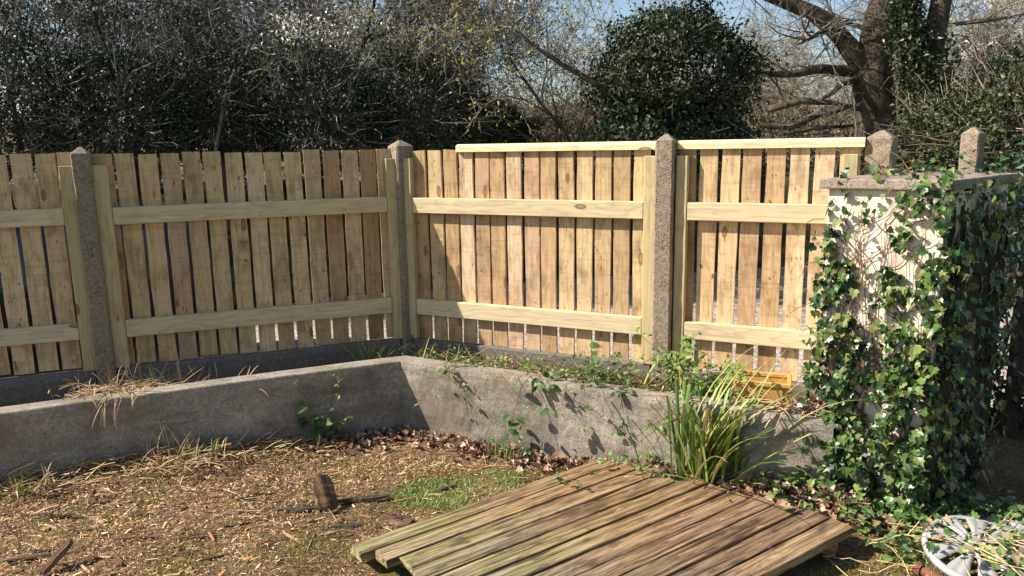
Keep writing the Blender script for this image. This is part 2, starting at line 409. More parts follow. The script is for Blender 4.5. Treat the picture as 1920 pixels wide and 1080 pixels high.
M_ROT = bark('rotten_timber', (.045, .025, .015), (.24, .15, .09), (.26, .21, .17), (3, 60, 60))

# ------------------------------------------------------------------ layout (metres): x right, y away, z up
AL, AR = math.radians(20.0), math.radians(25.5)
P0 = np.array([-0.7013, 4.98, 0.0])                     # line where the two fence faces meet
DL = np.array([-math.cos(AL), -math.sin(AL), 0]); DR = np.array([math.cos(AR), -math.sin(AR), 0])
NL = np.array([math.sin(AL), -math.cos(AL), 0]); NR = np.array([-math.sin(AR), -math.cos(AR), 0])
WL = np.array([[-4.6, 2.60], [-2.50, 3.465], [-1.594, 3.858], [-0.655, 4.245]])      # front line of the low wall
WR = np.array([[-0.655, 4.245], [0.10, 3.86], [0.69, 3.53], [1.22, 3.27], [1.42, 3.19]])
def wall_dist(x, y):
    P = np.stack([x, y], -1); best = np.full(np.shape(x), 9.0)
    for L in (WL, WR):
        for a, b in zip(L[:-1], L[1:]):
            d = b - a; t = np.clip(((P - a) @ d) / (d @ d), 0, 1)
            best = np.minimum(best, np.linalg.norm(P - a - t[..., None] * d, axis=-1))
    return best
def ground_z(x, y):
    x = np.asarray(x, float); y = np.asarray(y, float); wd = wall_dist(x, y)
    z = .085 * sstep(-.8, -1.7, x) * np.exp(-(wd / .32) ** 2) + .075 * sstep(.2, .7, x) * np.exp(-(wd / .22) ** 2)
    z = z + .03 * np.exp(-(((x + 1.72) / .32) ** 2 + ((y - 3.66) / .12) ** 2))
    z = z + .030 * (vnoise(x * 3.1, y * 3.1, 1) - .5) + .016 * (vnoise(x * 11, y * 11, 2) - .5) + .008 * (vnoise(x * 34, y * 34, 3) - .5)
    return z

# ------------------------------------------------------------------ ground, lane, bank, beds
gx = np.arange(-4.7, 3.4, .027); gy = np.arange(.9, 4.45, .027)
X, Y = np.meshgrid(gx, gy, indexing='ij'); Z = ground_z(X, Y)
V = np.stack([X, Y, Z], -1).reshape(-1, 3); ny = len(gy)
i, j = np.meshgrid(np.arange(len(gx) - 1), np.arange(ny - 1), indexing='ij'); a = (i * ny + j).ravel()
o = link('garden_ground', mesh_np('garden_ground', V, np.stack([a, a + ny, a + ny + 1, a + 1], -1), M_GROUND, smooth=True))
tag(o, 'brown mulched garden ground in front of the low wall', None, None, 'structure')
o = MB().add([[-600, -600, -.34], [600, -600, -.34], [600, 900, -.34], [-600, 900, -.34]], [[0, 1, 2, 3]]).build('ground', M_GRASSG)
tag(o, 'open ground reaching the horizon', None, None, 'structure')
# lane beyond the fence: gently uneven strip
lx = np.linspace(-14, 12, 90); ly = np.linspace(4.2, 18, 50); X, Y = np.meshgrid(lx, ly, indexing='ij')
Zl = -.30 + .05 * (vnoise(X * .9, Y * .9, 5) - .5)
V = np.stack([X, Y, Zl], -1).reshape(-1, 3); i, j = np.meshgrid(np.arange(89), np.arange(49), indexing='ij'); a = (i * 50 + j).ravel()
tag(link('lane', mesh_np('lane', V, np.stack([a, a + 50, a + 51, a + 1], -1), M_LANE, smooth=True)), 'pale gravel lane behind the fence', None, None, 'structure')
def bank_foot(x): return 9.3 + .32 * np.clip(x + 3, -8, 20) * .9 + .5 * (vnoise(np.asarray(x, float) * .5, np.zeros_like(np.asarray(x, float)), 9) - .5)
bx = np.linspace(-16, 16, 130); bt = np.linspace(0, 1, 18); X, T = np.meshgrid(bx, bt, indexing='ij')
prof = 1.45 * sstep(0, .35, T); Yb = bank_foot(X) + T * 5.0
Zb = -.33 + prof + .35 * (vnoise(X * 1.3, Yb * 1.3, 6) - .5) * sstep(0, .15, T) - .9 * sstep(.75, 1, T)
V = np.stack([X, Yb, Zb], -1).reshape(-1, 3); i, j = np.meshgrid(np.arange(129), np.arange(17), indexing='ij'); a = (i * 18 + j).ravel()
tag(link('hedge_bank', mesh_np('hedge_bank', V, np.stack([a, a + 18, a + 19, a + 1], -1), M_BANK, smooth=True)), 'dark earth bank under the hedge', None, None, 'structure')

def offset_line(L, d):
    out = []
    for k in range(len(L)):
        a = L[max(k - 1, 0)]; b = L[min(k + 1, len(L) - 1)]; t = nrm(b - a); n = np.array([-t[1], t[0]])
        out.append(L[k] + n * d)
    return np.array(out)
# raised bed soil
front = np.vstack([offset_line(WL, .09)[:-1], [[-.645, 4.34]], offset_line(WR, .09)[1:]])
back = np.vstack([[(P0 + DL * 3.9 + NL * .0)[:2]], [(P0 + DL * 2.0)[:2]], [(P0 + DL * 1.0)[:2]], [P0[:2]], [(P0 + DR * .9)[:2]], [(P0 + DR * 1.7)[:2]], [(P0 + DR * 2.5)[:2]], [(P0 + DR * 2.75)[:2]]])
n1 = len(front); V = []
for k in range(n1):
    for t in np.linspace(0, 1, 8):
        q = front[k] * (1 - t) + back[k] * t
        zz = (.22 if k < 3 else (.25 if k == 3 else .31)) + .05 * (vnoise(q[0:1] * 7, q[1:2] * 7, 11)[0] - .5)
        V.append([q[0], q[1], zz])
F = [[k * 8 + m, (k + 1) * 8 + m, (k + 1) * 8 + m + 1, k * 8 + m + 1] for k in range(n1 - 1) for m in range(7)]
tag(link('bed_soil', mesh_np('bed_soil', np.array(V), np.array(F), M_SOIL, smooth=True)), 'dark soil filling the raised bed behind the low wall', None, None, 'structure')

# ------------------------------------------------------------------ low concrete wall around the bed (one casting, bent)
def build_wall():
    line = np.vstack([WL, WR[1:]]); pts = []
    for a, b in zip(line[:-1], line[1:]):
        n = max(2, int(np.linalg.norm(b - a) / .03))
        for k in range(n): pts.append(a + (b - a) * k / n)
    pts.append(line[-1]); pts = np.array(pts)
    fr = pts; bk = offset_line(pts, .125)
    ic = np.argmin(np.linalg.norm(pts - np.array([-.655, 4.245]), axis=1))
    bk[ic] = [-.64, 4.38]
    n = len(pts); s = np.arange(n) * .03
    top = .418 + .006 * (vnoise(s * 3, s * 0, 21) - .5)
    rows = []
    zs = np.array([-.12, 0, .06, .12, .18, .24, .30, .35, .39])
    rgh = np.where(np.arange(n) > ic, .006, .004)[:, None]
    nrmv = nrm(bk - fr)
    for z in zs:
        off = (vnoise(s * 14, np.full(n, z * 14), 22) - .5) * rgh[:, 0] + (vnoise(s * 40, np.full(n, z * 40), 23) - .5) * rgh[:, 0] * .6
        rows.append(np.column_stack([fr + nrmv * off[:, None], np.full(n, z)]))
    lip = (vnoise(s * 20, s * 0 + 3, 24) - .5) * .004
    rows.append(np.column_stack([fr + nrmv * (.004 + lip)[:, None], top - .006]))
    rows.append(np.column_stack([fr + nrmv * (.008 + lip)[:, None], top]))
    rows.append(np.column_stack([fr + nrmv * .06, top + .003 * (vnoise(s * 25, s * 0, 25) - .5)]))
    rows.append(np.column_stack([bk - nrmv * .01, top])); rows.append(np.column_stack([bk, top - .012])); rows.append(np.column_stack([bk, np.full(n, -.1)]))
    m = len(rows); V = np.stack(rows, 1).reshape(-1, 3)
    i, j = np.meshgrid(np.arange(n - 1), np.arange(m - 1), indexing='ij'); a = (i * m + j).ravel()
    F = np.stack([a, a + m, a + m + 1, a + 1], -1)
    caps = np.array([list(range(m))[::-1], [(n - 1) * m + q for q in range(m)]])
    return mesh_np('low_wall', V, [F, caps], M_WALL)
tag(link('low_wall', build_wall()), 'low grey concrete wall bent around the raised bed in front of the fence', 'wall')

# ------------------------------------------------------------------ fence
SL, SW_L, SW_R, ST = 1.245, .098, .094, .018
def slat_meshes(w):
    out = []
    for k in range(5):
        g = np.random.default_rng(50 + k + int(w * 1000)); nz = 13; z = np.linspace(0, SL, nz)
        l = -w / 2 + g.normal(0, .0012, nz); r_ = w / 2 + g.normal(0, .0012, nz); bow = g.normal(0, .0025) * np.sin(z / SL * math.pi)
        tl = g.normal(0, .002)
        V = []
        for q in range(nz):
            zz = z[q]; zl = zz + (tl if q == nz - 1 else 0); zr = zz - (tl if q == nz - 1 else 0)
            V += [[l[q] + bow[q], 0, zl], [r_[q] + bow[q], 0, zr], [r_[q] + bow[q], ST, zr], [l[q] + bow[q], ST, zl]]
        F = []
        for q in range(nz - 1):
            b = q * 4
            for e in range(4): F.append([b + e, b + (e + 1) % 4, b + 4 + (e + 1) % 4, b + 4 + e])
        F += [[3, 2, 1, 0], [(nz - 1) * 4 + e for e in range(4)]]
        out.append(mesh_np('slat', np.array(V), np.array(F), M_SLAT))
    return out
SLATS_L, SLATS_R = slat_meshes(SW_L), slat_meshes(SW_R)
# local frame of a fence run: x along the run to the right, y away from the camera, z up
def run_rot(side): return (AL if side == 'L' else -AR)
def fence_panel(label, side, slats, jambs, rails, cap=None, top=1.628):
    """slats: list of centre s; s measured from the corner along the run"""
    D, sg = (DL, -1) if side == 'L' else (DR, 1)
    s0 = min(slats) if side == 'R' else max(slats)
    base = P0 + D * s0; base[2] = .383
    t = thing('fence_panel', label, 'fence', base, run_rot(side), 'new fence panels between concrete posts')
    x = lambda s: sg * (s - s0)
    g = np.random.default_rng(int(abs(s0) * 1000) + 3)
    for k, s in enumerate(slats):
        me = (SLATS_L if side == 'L' else SLATS_R)[g.integers(5)]
        o = link('slat', me, t, (x(s), g.normal(0, .0015), top - SL - .383 + g.normal(0, .0035)))
        o.rotation_euler = (0, g.normal(0, .0022), math.pi if g.random() < .0 else 0)
    for a, b in jambs:
        x0, x1 = sorted((x(a), x(b)))
        MB().box((-(x1 - x0) / 2, -.047, 0), ((x1 - x0) / 2, -.0015, 1.572 - .383), .003).build('upright', M_JAMB, t, loc=((x0 + x1) / 2, 0, 0))
    for a, b, z0, z1 in rails:
        x0, x1 = sorted((x(a), x(b)))
        MB().box((-(x1 - x0) / 2, -.0445, -(z1 - z0) / 2), ((x1 - x0) / 2, -.002, (z1 - z0) / 2), .004).build('rail', M_RAIL, t, loc=((x0 + x1) / 2, 0, (z0 + z1) / 2 - .383))
    if cap:
        a, b = cap; x0, x1 = sorted((x(a), x(b))); w = (x1 - x0) / 2
        # capping rail: weathered top, one end rounded
        prof = np.array([[-.024, 0], [-.024, .030], [-.019, .040], [.004, .047], [.038, .042], [.042, .036], [.042, 0]])
        n = len(prof); V = []
        for xx in (-w, w): V += [[xx, p[0], p[1]] for p in prof]
        F = [[q, (q + 1) % n, n + (q + 1) % n, n + q] for q in range(n)]
        mb = MB().add(V, np.array(F)); mb.F[n] = [np.array([list(range(n))[::-1], list(range(n, 2 * n))])]
        mb.build('capping_rail', M_CAPR, t, loc=((x0 + x1) / 2, 0, 1.606 - .383))
    return t
L2 = [.105, .2205, .335, .450, .564, .679, .795, .913, 1.028, 1.146, 1.2615, 1.3795, 1.494, 1.6125, 1.731]
L1 = [1.905, 2.0115, 2.133, 2.255, 2.377, 2.499, 2.62, 2.742, 2.864]
R1 = [.130, .2465, .357, .468, .580, .690, .801, .917, 1.027, 1.1405, 1.2525, 1.3655, 1.482, 1.597]
R2 = [1.853, 1.964, 2.076, 2.19, 2.308, 2.426, 2.544, 2.66]
fence_panel('shaded fence panel of upright slats left of the corner post', 'L', L2, [(.035, .113), (1.703, 1.79)], [(.115, 1.701, 1.232, 1.331), (.115, 1.701, .564, .667)], None, 1.63)
fence_panel('shaded fence panel cut off by the left picture edge', 'L', L1, [(1.862, 1.945)], [(1.947, 2.93, 1.243, 1.338), (1.947, 2.93, .575, .671)], None, 1.645)
fence_panel('sunlit fence panel right of the corner with capping rail starting part way', 'R', R1, [(.02, .092), (1.622, 1.695)], [(.094, 1.620, 1.222, 1.320), (.094, 1.620, .552, .655)], (.417, 1.68), 1.622)
fence_panel('sunlit fence panel partly hidden by the ivy covered pillar', 'R', R2, [(1.80, 1.862), (2.63, 2.70)], [(1.864, 2.628, 1.222, 1.320), (1.864, 2.628, .555, .652)], (1.80, 2.725), 1.618)

def gravel_board(label, side, a, b, z1=.380):
    D, sg = (DL, -1) if side == 'L' else (DR, 1)
    mid = P0 + D * (a + b) / 2; w = abs(b - a) / 2
    o = MB().box((-w, -.040, -.28), (w, .022, 0), .006).build('gravel_board', M_GRAVB, None, loc=(mid[0], mid[1], z1), rotz=run_rot(side))
    tag(o, label, 'gravel board', 'concrete boards under the fence')
gravel_board('shaded concrete board under the long left fence panel', 'L', .06, 1.77)
gravel_board('shaded concrete board under the leftmost fence panel', 'L', 1.885, 2.95)
gravel_board('concrete board under the sunlit panel beside the corner post', 'R', .06, 1.675)
gravel_board('concrete board under the fence panel beside the pillar', 'R', 1.80, 2.70, .36)

def post(label, loc, w, top, rotz, chip=0):
    g = np.random.default_rng(int(abs(loc[0]) * 997)); h = w / 2; c = .008
    ring = np.array([[-h + c, -h], [h - c, -h], [h, -h + c], [h, h - c], [h - c, h], [-h + c, h], [-h, h - c], [-h, -h + c]])
    zs = np.concatenate([[-.3], np.linspace(.1, top - .045, 26)]); V = []
    for z in zs:
        rr = ring + g.normal(0, .0012, ring.shape); V += [[p[0], p[1], z] for p in rr]
    V += [[p[0] * .97, p[1] * .97, top - .036] for p in ring]
    V += [[p[0] * .16, p[1] * .16, top] for p in ring]
    n = len(zs) + 2; F = [[q * 8 + e, q * 8 + (e + 1) % 8, (q + 1) * 8 + (e + 1) % 8, (q + 1) * 8 + e] for q in range(n - 1) for e in range(8)]
    mb = MB().add(V, np.array(F)); mb.F[8] = [np.array([[(n - 1) * 8 + e for e in range(8)]])]
    o = mb.build('concrete_post', M_POST, None, loc=(float(loc[0]), float(loc[1]), 0), rotz=rotz)
    tag(o, label, 'post', 'concrete fence posts')
p = P0 + DL * 1.826 + NL * .035; post('shaded concrete fence post standing between the two left panels', p, .096, 1.675, AL)
p = P0 + np.array([-.005, .0, 0]); post('concrete corner post where the shaded and sunlit fences meet', p, .125, 1.685, math.radians(38))
p = P0 + DR * 1.742 + NR * .035; post('pitted sunlit concrete post between the two right fence panels', p, .100, 1.69, -AR)
p = P0 + DR * 2.80 + NR * -.05; post('concrete post rising behind the left half of the pillar cap', p, .125, 1.685, -AR - math.radians(13))
post('lone concrete post standing behind the right half of the pillar cap', (2.66, 4.42), .10, 1.70, math.radians(-50))

# ------------------------------------------------------------------ pillar
PA = np.array([1.775, 3.09]); FD = nrm([-.81, .587]); RD = nrm([.765, .644])   # front corner, front face to the left, right face
PW, PD, PH = .455, .72, 1.432
def quad_prism(A, d1, w1, d2, w2, z0, z1, nz=2):
    c = [A, A + d2 * w2, A + d2 * w2 + d1 * w1, A + d1 * w1]; V = []
    for z in np.linspace(z0, z1, nz): V += [[q[0], q[1], z] for q in c]
    F = [[k * 4 + e, k * 4 + (e + 1) % 4, (k + 1) * 4 + (e + 1) % 4, (k + 1) * 4 + e] for k in range(nz - 1) for e in range(4)]
    F += [[3, 2, 1, 0], [(nz - 1) * 4 + e for e in range(4)]]
    return np.array(V) - np.array([PA[0], PA[1], 0]), np.array(F)
pil = thing('gate_pillar', 'cream rendered pillar with stone cap overgrown with ivy at right', 'pillar', (PA[0], PA[1], 0))
V, F = quad_prism(PA, FD, PW, RD, PD, -.2, PH, 12); MB().add(V, F).build('shaft', M_RENDER, pil)
capA = PA - FD * .028 - RD * .03
V, F = quad_prism(capA, FD, PW + .06, RD, PD + .06, PH + .001, PH + .045)
capo = MB().add(V, F).build('cap', M_CAP, pil)
bv = capo.modifiers.new('b', 'BEVEL'); bv.width = .006; bv.segments = 2

# ------------------------------------------------------------------ leaf shapes (unit length along +y)
def leaf_fan(outline, fold=.12, droop=.12):
    o_ = np.array(outline, float); V = [[0, .35, 0]] + [[p[0], p[1], abs(p[0]) * fold * 2 - droop * p[1] ** 2] for p in o_]
    n = len(o_); F = [[0, 1 + k, 1 + (k + 1) % n] for k in range(n)]
    return np.array(V), np.array(F)
IVY_V, IVY_F = leaf_fan([(0, 0), (.22, -.12), (.50, .12), (.33, .36), (.36, .60), (.17, .62), (0, 1.0), (-.17, .62), (-.36, .60), (-.33, .36), (-.50, .12), (-.22, -.12)])
OV_V, OV_F = leaf_fan([(0, 0), (.20, .12), (.31, .34), (.29, .56), (.17, .82), (0, 1.0), (-.17, .82), (-.29, .56), (-.31, .34), (-.20, .12)], .18, .2)
SM_V = np.array([[0, 0, 0], [.3, .42, .07], [0, 1, -.12], [-.3, .42, .07]]); SM_F = np.array([[0, 1, 2], [0, 2, 3]])
DL_V, DL_F = leaf_fan([(0, 0), (.25, .05), (.42, .3), (.3, .42), (.38, .62), (.14, .72), (0, 1.0), (-.2, .7), (-.36, .6), (-.26, .4), (-.4, .26), (-.2, .02)], .45, -.35)
ME_IVY = mesh_np('leaf', IVY_V, IVY_F, M_IVY); ME_BR = mesh_np('leaf', OV_V, OV_F, M_BRAMBLE)
ME_YG = mesh_np('leaf', OV_V, OV_F, M_YOUNG); ME_DEAD = mesh_np('leaf', DL_V, DL_F, M_DEAD); ME_YEL = mesh_np('leaf', IVY_V, IVY_F, M_YELF)

# ------------------------------------------------------------------ ivy on the pillar
def pick_tints(stops, m, g):
    c = np.array(stops, float); i_ = g.integers(0, len(c), m); return c[i_] * g.uniform(.75, 1.3, (m, 1))
IVY_T = [(.014, .035, .011), (.022, .055, .015), (.035, .08, .02), (.055, .11, .025), (.11, .17, .035), (.17, .2, .05), (.14, .13, .05)]
def pillar_ivy():
    g = np.random.default_rng(11)
    t = thing('ivy_plant', 'glossy dark green ivy climbing over the cream pillar', 'ivy', (PA[0] - .15, PA[1] - .02, 0))
    org = np.array([PA[0] - .15, PA[1] - .02, 0])
    fd = np.array([*FD, 0]); rd = np.array([*RD, 0]); nf = -nrm(np.cross(fd, [0, 0, 1])); nf = nf if nf[1] < 0 else -nf
    nr = nrm(np.cross(rd, [0, 0, 1])); nr = nr if nr[0] > 0 else -nr
    A = np.array([*PA, 0]); pos = []; nor = []; rank = []
    def dens(u, v):      # u 0 left .. 1 right of the front face, v height
        if v > 1.12: d = .05 if u < .60 else (.42 if v < 1.4 else .6)
        elif v > .80: d = 1.0 if u < .27 else (.10 if u < .54 else .55)
        elif v > .50: d = .22 if .36 < u < .56 else .9
        else: d = .95
        if u < .07 and v < 1.4: d = max(d, .5)
        if u > .86 and v < 1.2: d = max(d, .8)
        return d
    while len(pos) < 2700:
        u = g.uniform(-.10, 1.06); v = g.uniform(.02, 1.5); w = vnoise(np.array([u * 9.]), np.array([v * 13.]), 31)[0]
        if g.random() > dens(u, v) * np.clip(2.6 * w - .55, .04, 1.3): continue
        thick = .10 if v < .9 and (u < .35 or u > .6) else .05
        if v < .45: thick = .16
        off = .012 + g.random() ** 1.3 * thick * (.4 + w)
        if u < 0 and (v > 1.25 or g.random() < .55): continue
        pos.append(A + fd * PW * (1 - u) + nf * off + np.array([0, 0, v])); nor.append(nf * .9 + np.array([-.25, 0, .45]) + g.normal(0, .55, 3)); rank.append(off + g.uniform(0, .03))
    while len(pos) < 3700:
        u = g.random() ** 1.3 * 1.02; v = g.uniform(.02, 1.47); w = vnoise(np.array([u * 7.]), np.array([v * 11.]), 32)[0]
        if g.random() > (.25 + w) * (1.0 if u < .25 or v > 1.15 or v < .6 or u > .55 else .3): continue
        pos.append(A + rd * PD * u + nr * (.012 + g.random() * .09) + np.array([0, 0, v])); nor.append(nr * .9 + np.array([0, 0, .4]) + g.normal(0, .45, 3)); rank.append(-.05 + g.uniform(0, .06))
    for k in range(150):          # over the cap
        u, w = g.random(), g.random() ** 2
        if .1 < u < .55 and g.random() < .75: continue
        pos.append(A + fd * PW * u + rd * PD * w * .9 + np.array([0, 0, PH + .05 + g.random() * .05]) if g.random() < .35 else A + rd * PD * g.uniform(.1, 1.) + fd * g.uniform(.0, .4) + np.array([0, 0, PH + .05 + g.random() ** 2 * .1]))
        nor.append(np.array([0, -.3, 1]) + g.normal(0, .4, 3)); rank.append(-.04)
    pos = np.array(pos); nor = nrm(np.array(nor)); rank = np.array(rank); m = len(pos)
    hang = np.array([0, 0, -1.]) + g.normal(0, .55, (m, 3)); R = frames(hang - nor * (hang * nor).sum(1, keepdims=True), nor)
    S = .018 + .034 * g.random(m) ** 1.4 * np.where(pos[:, 2] > 1.2, .85, 1.0)
    idx = np.argsort(-(rank + S * .8)); big = idx[:300]; rest = idx[300:]
    V, F = replicate(IVY_V, IVY_F, R[rest], pos[rest] - org, S[rest])
    tn = np.repeat(pick_tints(IVY_T, len(rest), g), len(IVY_V), 0)
    o = link('leaf_mass', mesh_np('leaf_mass', V, F, M_IVYT, tn), t); tag(o, None, None, None, 'stuff')
    for k in big: link('leaf', ME_IVY, t, M=mat4(R[k], pos[k] - org, S[k]))
    mb = MB()                       # climbing stems
    for k in range(46):
        front_ = k < 30; u = g.uniform(.02, .98); v = 0.0; P = []
        top_v = g.uniform(.85, 1.42)
        while v < top_v:
            b = A + (fd * PW * u + nf * (.006 + g.random() * .006) if front_ else rd * PD * u + nr * .008); P.append(b + np.array([0, 0, v]) - org)
            v += .05; u = min(.99, max(.01, u + g.normal(0, .022 if front_ else .03)))
        mb.tube(P, np.linspace(g.uniform(.0015, .005), .001, len(P)), 5)
        for b in range(5):          # fine side runners
            q = P[g.integers(2, len(P))]; sgn = g.choice([-1, 1]); Q = [q]
            for e in range(6): Q.append(Q[-1] + (fd if front_ else rd) * sgn * g.uniform(.008, .03) + np.array([0, 0, g.uniform(.005, .035)]))
            Q = [np.array(q_) for q_ in Q]
            uu = [((q_ + org - A) @ (fd if front_ else rd)) for q_ in Q]
            Q = [q_ for q_, c_ in zip(Q, uu) if 0 < c_ < (PW if front_ else PD) and q_[2] < PH]
            if len(Q) > 2: mb.tube(Q, np.linspace(.0022, .001, len(Q)), 4)
    mb.build('stem', M_STEM, t)
    mb = MB()                       # thick old stems matted over the shaded side
    for k in range(170):
        u = g.uniform(.03, .99); v = g.uniform(-.05, .5); P = []; tv = g.uniform(.7, 1.43)
        while v < tv: P.append(A + rd * PD * u + nr * g.uniform(.004, .02) + np.array([0, 0, v]) - org); v += .07; u = min(.995, max(.02, u + g.normal(0, .012)))
        if len(P) > 3: mb.tube(P, np.linspace(g.uniform(.006, .014), .004, len(P)), 5)
    tag(mb.build('old_stem_mat', M_BARK2, t), 'dark matted old stems on the shaded side', None, None, 'stuff')
    for k in range(9):              # loose sprays reaching left past the pillar edge and over the cap
        v = [1.30, 1.12, .95, 1.46, 1.47, .8, .62, 1.44, 1.0][k]; q = A + fd * (PW + .01) + nf * .02 + np.array([0, 0, v]) - org
        d = fd * .8 + nf * .3 + np.array([0, 0, .3 * g.normal()])
        if v > 1.4: q = A + fd * PW * g.uniform(.3, .9) + rd * .05 + np.array([0, 0, PH + .05]) - org; d = fd * .6 + np.array([0, 0, .5])
        P = [q]; dd = nrm(d)
        for e in range(7): dd = nrm(dd + g.normal(0, .3, 3)); P.append(P[-1] + dd * .022)
        MB().tube(P, np.linspace(.0025, .0012, len(P)), 5).build('runner', M_STEM, t)
    # dry brown root mat at the left foot
    mb = MB(); base = A + fd * (PW + .015) + nf * .06 - org
    for k in range(520):
        h_ = g.uniform(.06, .48); q = base + np.array([g.normal(0, .03), g.normal(0, .02), h_]) + nf * .03 - np.array([0, 0, 0]); d = rand_dirs(1, g)[0] * np.array([.6, .4, 1]); P = [q]
        for e in range(3): d = nrm(d + g.normal(0, .4, 3)); P.append(P[-1] + d * .026)
        mb.tube(P, [.003, .0028, .002, .0012], 3, tint=np.array((.48, .32, .2)) * g.uniform(.45, 1.2), cap=False)
    tag(mb.build('dry_root_mat', M_STRAWT, t), 'dry brown roots at the left foot of the ivy', None, None, 'stuff')
pillar_ivy()

# ------------------------------------------------------------------ old decking panel on the ground
def deck():
    LA, RA, RB = at(660, 1018, .085), at(1130, 856, .10), at(1611, 984, .11)
    LB = LA + (RB - RA) * np.array([.98, .98, .4]); N = 11
    t = thing('timber_panel', 'weathered slatted timber panel lying on the ground at the front', 'timber panel', (LA[0], LA[1], 0))
    org = np.array([LA[0], LA[1], 0]); g = np.random.default_rng(5)
    across = nrm(RB - RA); bd = nrm(RA - LA); perp = nrm(across - bd * (across @ bd)); up = nrm(np.cross(bd, perp)); up = up if up[2] > 0 else -up
    pitch = abs((RB - RA) @ perp) / N
    for k in range(N):
        f = (k + .5) / N; a = LA * (1 - f) + LB * f + bd * g.normal(0, .012); b = RA * (1 - f) + RB * f + bd * g.normal(0, .016)
        if k == 2: a = a + bd * .03
        if k == 3: b = b - bd * .03
        if k == 0: a = a - bd * .01
        L = np.linalg.norm(b - a); w = (pitch - .011) / 2; n = 17; th = .036; V = []
        xs = np.linspace(0, L, n); jl = g.normal(0, .0011, n); jr = g.normal(0, .0011, n)
        if k in (3, 4, 7):   # rotten bites along one edge
            c0 = g.uniform(.6, .8) * L; jr += -.016 * np.exp(-((xs - c0) / .09) ** 2) * g.uniform(.5, 1)
        cup = g.normal(0, .0005)
        for q in range(n):
            e = .0025
            V += [[xs[q], -w + jl[q], -e], [xs[q], -w + e + jl[q], 0], [xs[q], 0, cup], [xs[q], w - e + jr[q], 0], [xs[q], w + jr[q], -e], [xs[q], w + jr[q], -th], [xs[q], -w + jl[q], -th]]
        V = np.array(V); V[:7, 0] += g.normal(0, .004, 7); V[-7:, 0] += g.normal(0, .005, 7)
        F = [[q * 7 + e, (q + 1) * 7 + e, (q + 1) * 7 + (e + 1) % 7, q * 7 + (e + 1) % 7] for q in range(n - 1) for e in range(7)]
        mb = MB().add(V, np.array(F)); mb.F[7] = [np.array([list(range(7)), [(n - 1) * 7 + e for e in range(7)][::-1]])]
        bk = k; x_ = nrm(b - a); y_ = nrm(perp - x_ * (perp @ x_)); z_ = np.cross(x_, y_)
        if z_[2] < 0: y_ = -y_; z_ = -z_
        o = link('board', mb.mesh('board', M_DECK), t, M=mat4(np.stack([x_, y_, z_], -1), a - org + np.array([0, 0, g.normal(0, .002)]))); o.pass_index = bk
    for fx in (.09, .5, .9):
        a = LA + (RA - LA) * fx; b = LB + (RB - LB) * fx; x_ = nrm(b - a); y_ = nrm(np.cross(up, x_)); z_ = np.cross(x_, y_)
        L = np.linalg.norm(b - a)
        mb = MB().box((.01, -.03, -.085), (L - .01, .03, -.0375), .003)
        link('batten', mb.mesh('batten', M_DECK), t, M=mat4(np.stack([x_, y_, z_], -1), a - org))
deck()

# ------------------------------------------------------------------ wheel trims, pipe, crate
def wheel_trim(label, loc, rad, tilt, n=9, seed=1):
    t = thing('wheel_trim', label, 'wheel trim', loc, 0, 'silver wheel trims dumped on the ground'); t.rotation_euler = tilt
    rim = MB().lathe([(rad * .88, .020), (rad * .90, .026), (rad * .95, .026), (rad, .012), (rad, .0), (rad * .985, .0), (rad * .94, .016), (rad * .88, .012), (rad * .88, .020)], 48)
    rim.build('rim', M_SILVER, t, True)
    MB().lathe([(0, .046), (rad * .13, .045), (rad * .16, .041), (rad * .18, .036), (rad * .24, .038), (rad * .27, .032), (rad * .27, .022), (0, .022)], 32).build('hub', M_SILVER, t, True)
    V = []; xs = np.linspace(rad * .22, rad * .91, 7)
    for q, x in enumerate(xs):
        f = q / 6; w = rad * (.075 + .19 * f ** 1.5 - .04 * max(0, f - .75) * 4); z = .040 - .014 * f + .008 * math.sin(f * math.pi)
        V += [[x, -w, z - .010], [x, -w * .8, z - .001], [x, -w * .25, z], [x, 0, z - .006], [x, w * .25, z], [x, w * .8, z - .001], [x, w, z - .010]]
    F = [[q * 7 + e, (q + 1) * 7 + e, (q + 1) * 7 + e + 1, q * 7 + e + 1] for q in range(6) for e in range(6)]
    me = mesh_np('spoke', np.array(V), np.array(F), M_SILVER, smooth=True)
    for k in range(n): link('spoke', me, t, rotz=2 * math.pi * k / n)
p = at(1828, 1030, .07); wheel_trim('silver plastic wheel trim lying among ivy in the right corner', (p[0], p[1], .055), .185, (math.radians(14), math.radians(-9), .3))
p = at(1905, 1000, .03); wheel_trim('second silver wheel trim half buried behind the nearer one', (p[0] + .03, p[1] + .03, .012), .185, (math.radians(-8), math.radians(10), .9))
p = at(1746, 1078, .03); pp = thing('iron_pipe', 'short rusty iron pipe with collar beside the wheel trim', 'pipe', (p[0], p[1], .03))
MB().tube([(-.035, .05, 0), (.06, -.09, .0)], .017, 12).build('tube', M_RUST, pp, True)
MB().tube([(-.035, .05, .0005), (-.020, .028, .0005)], .025, 12).build('collar', M_RUST, pp)

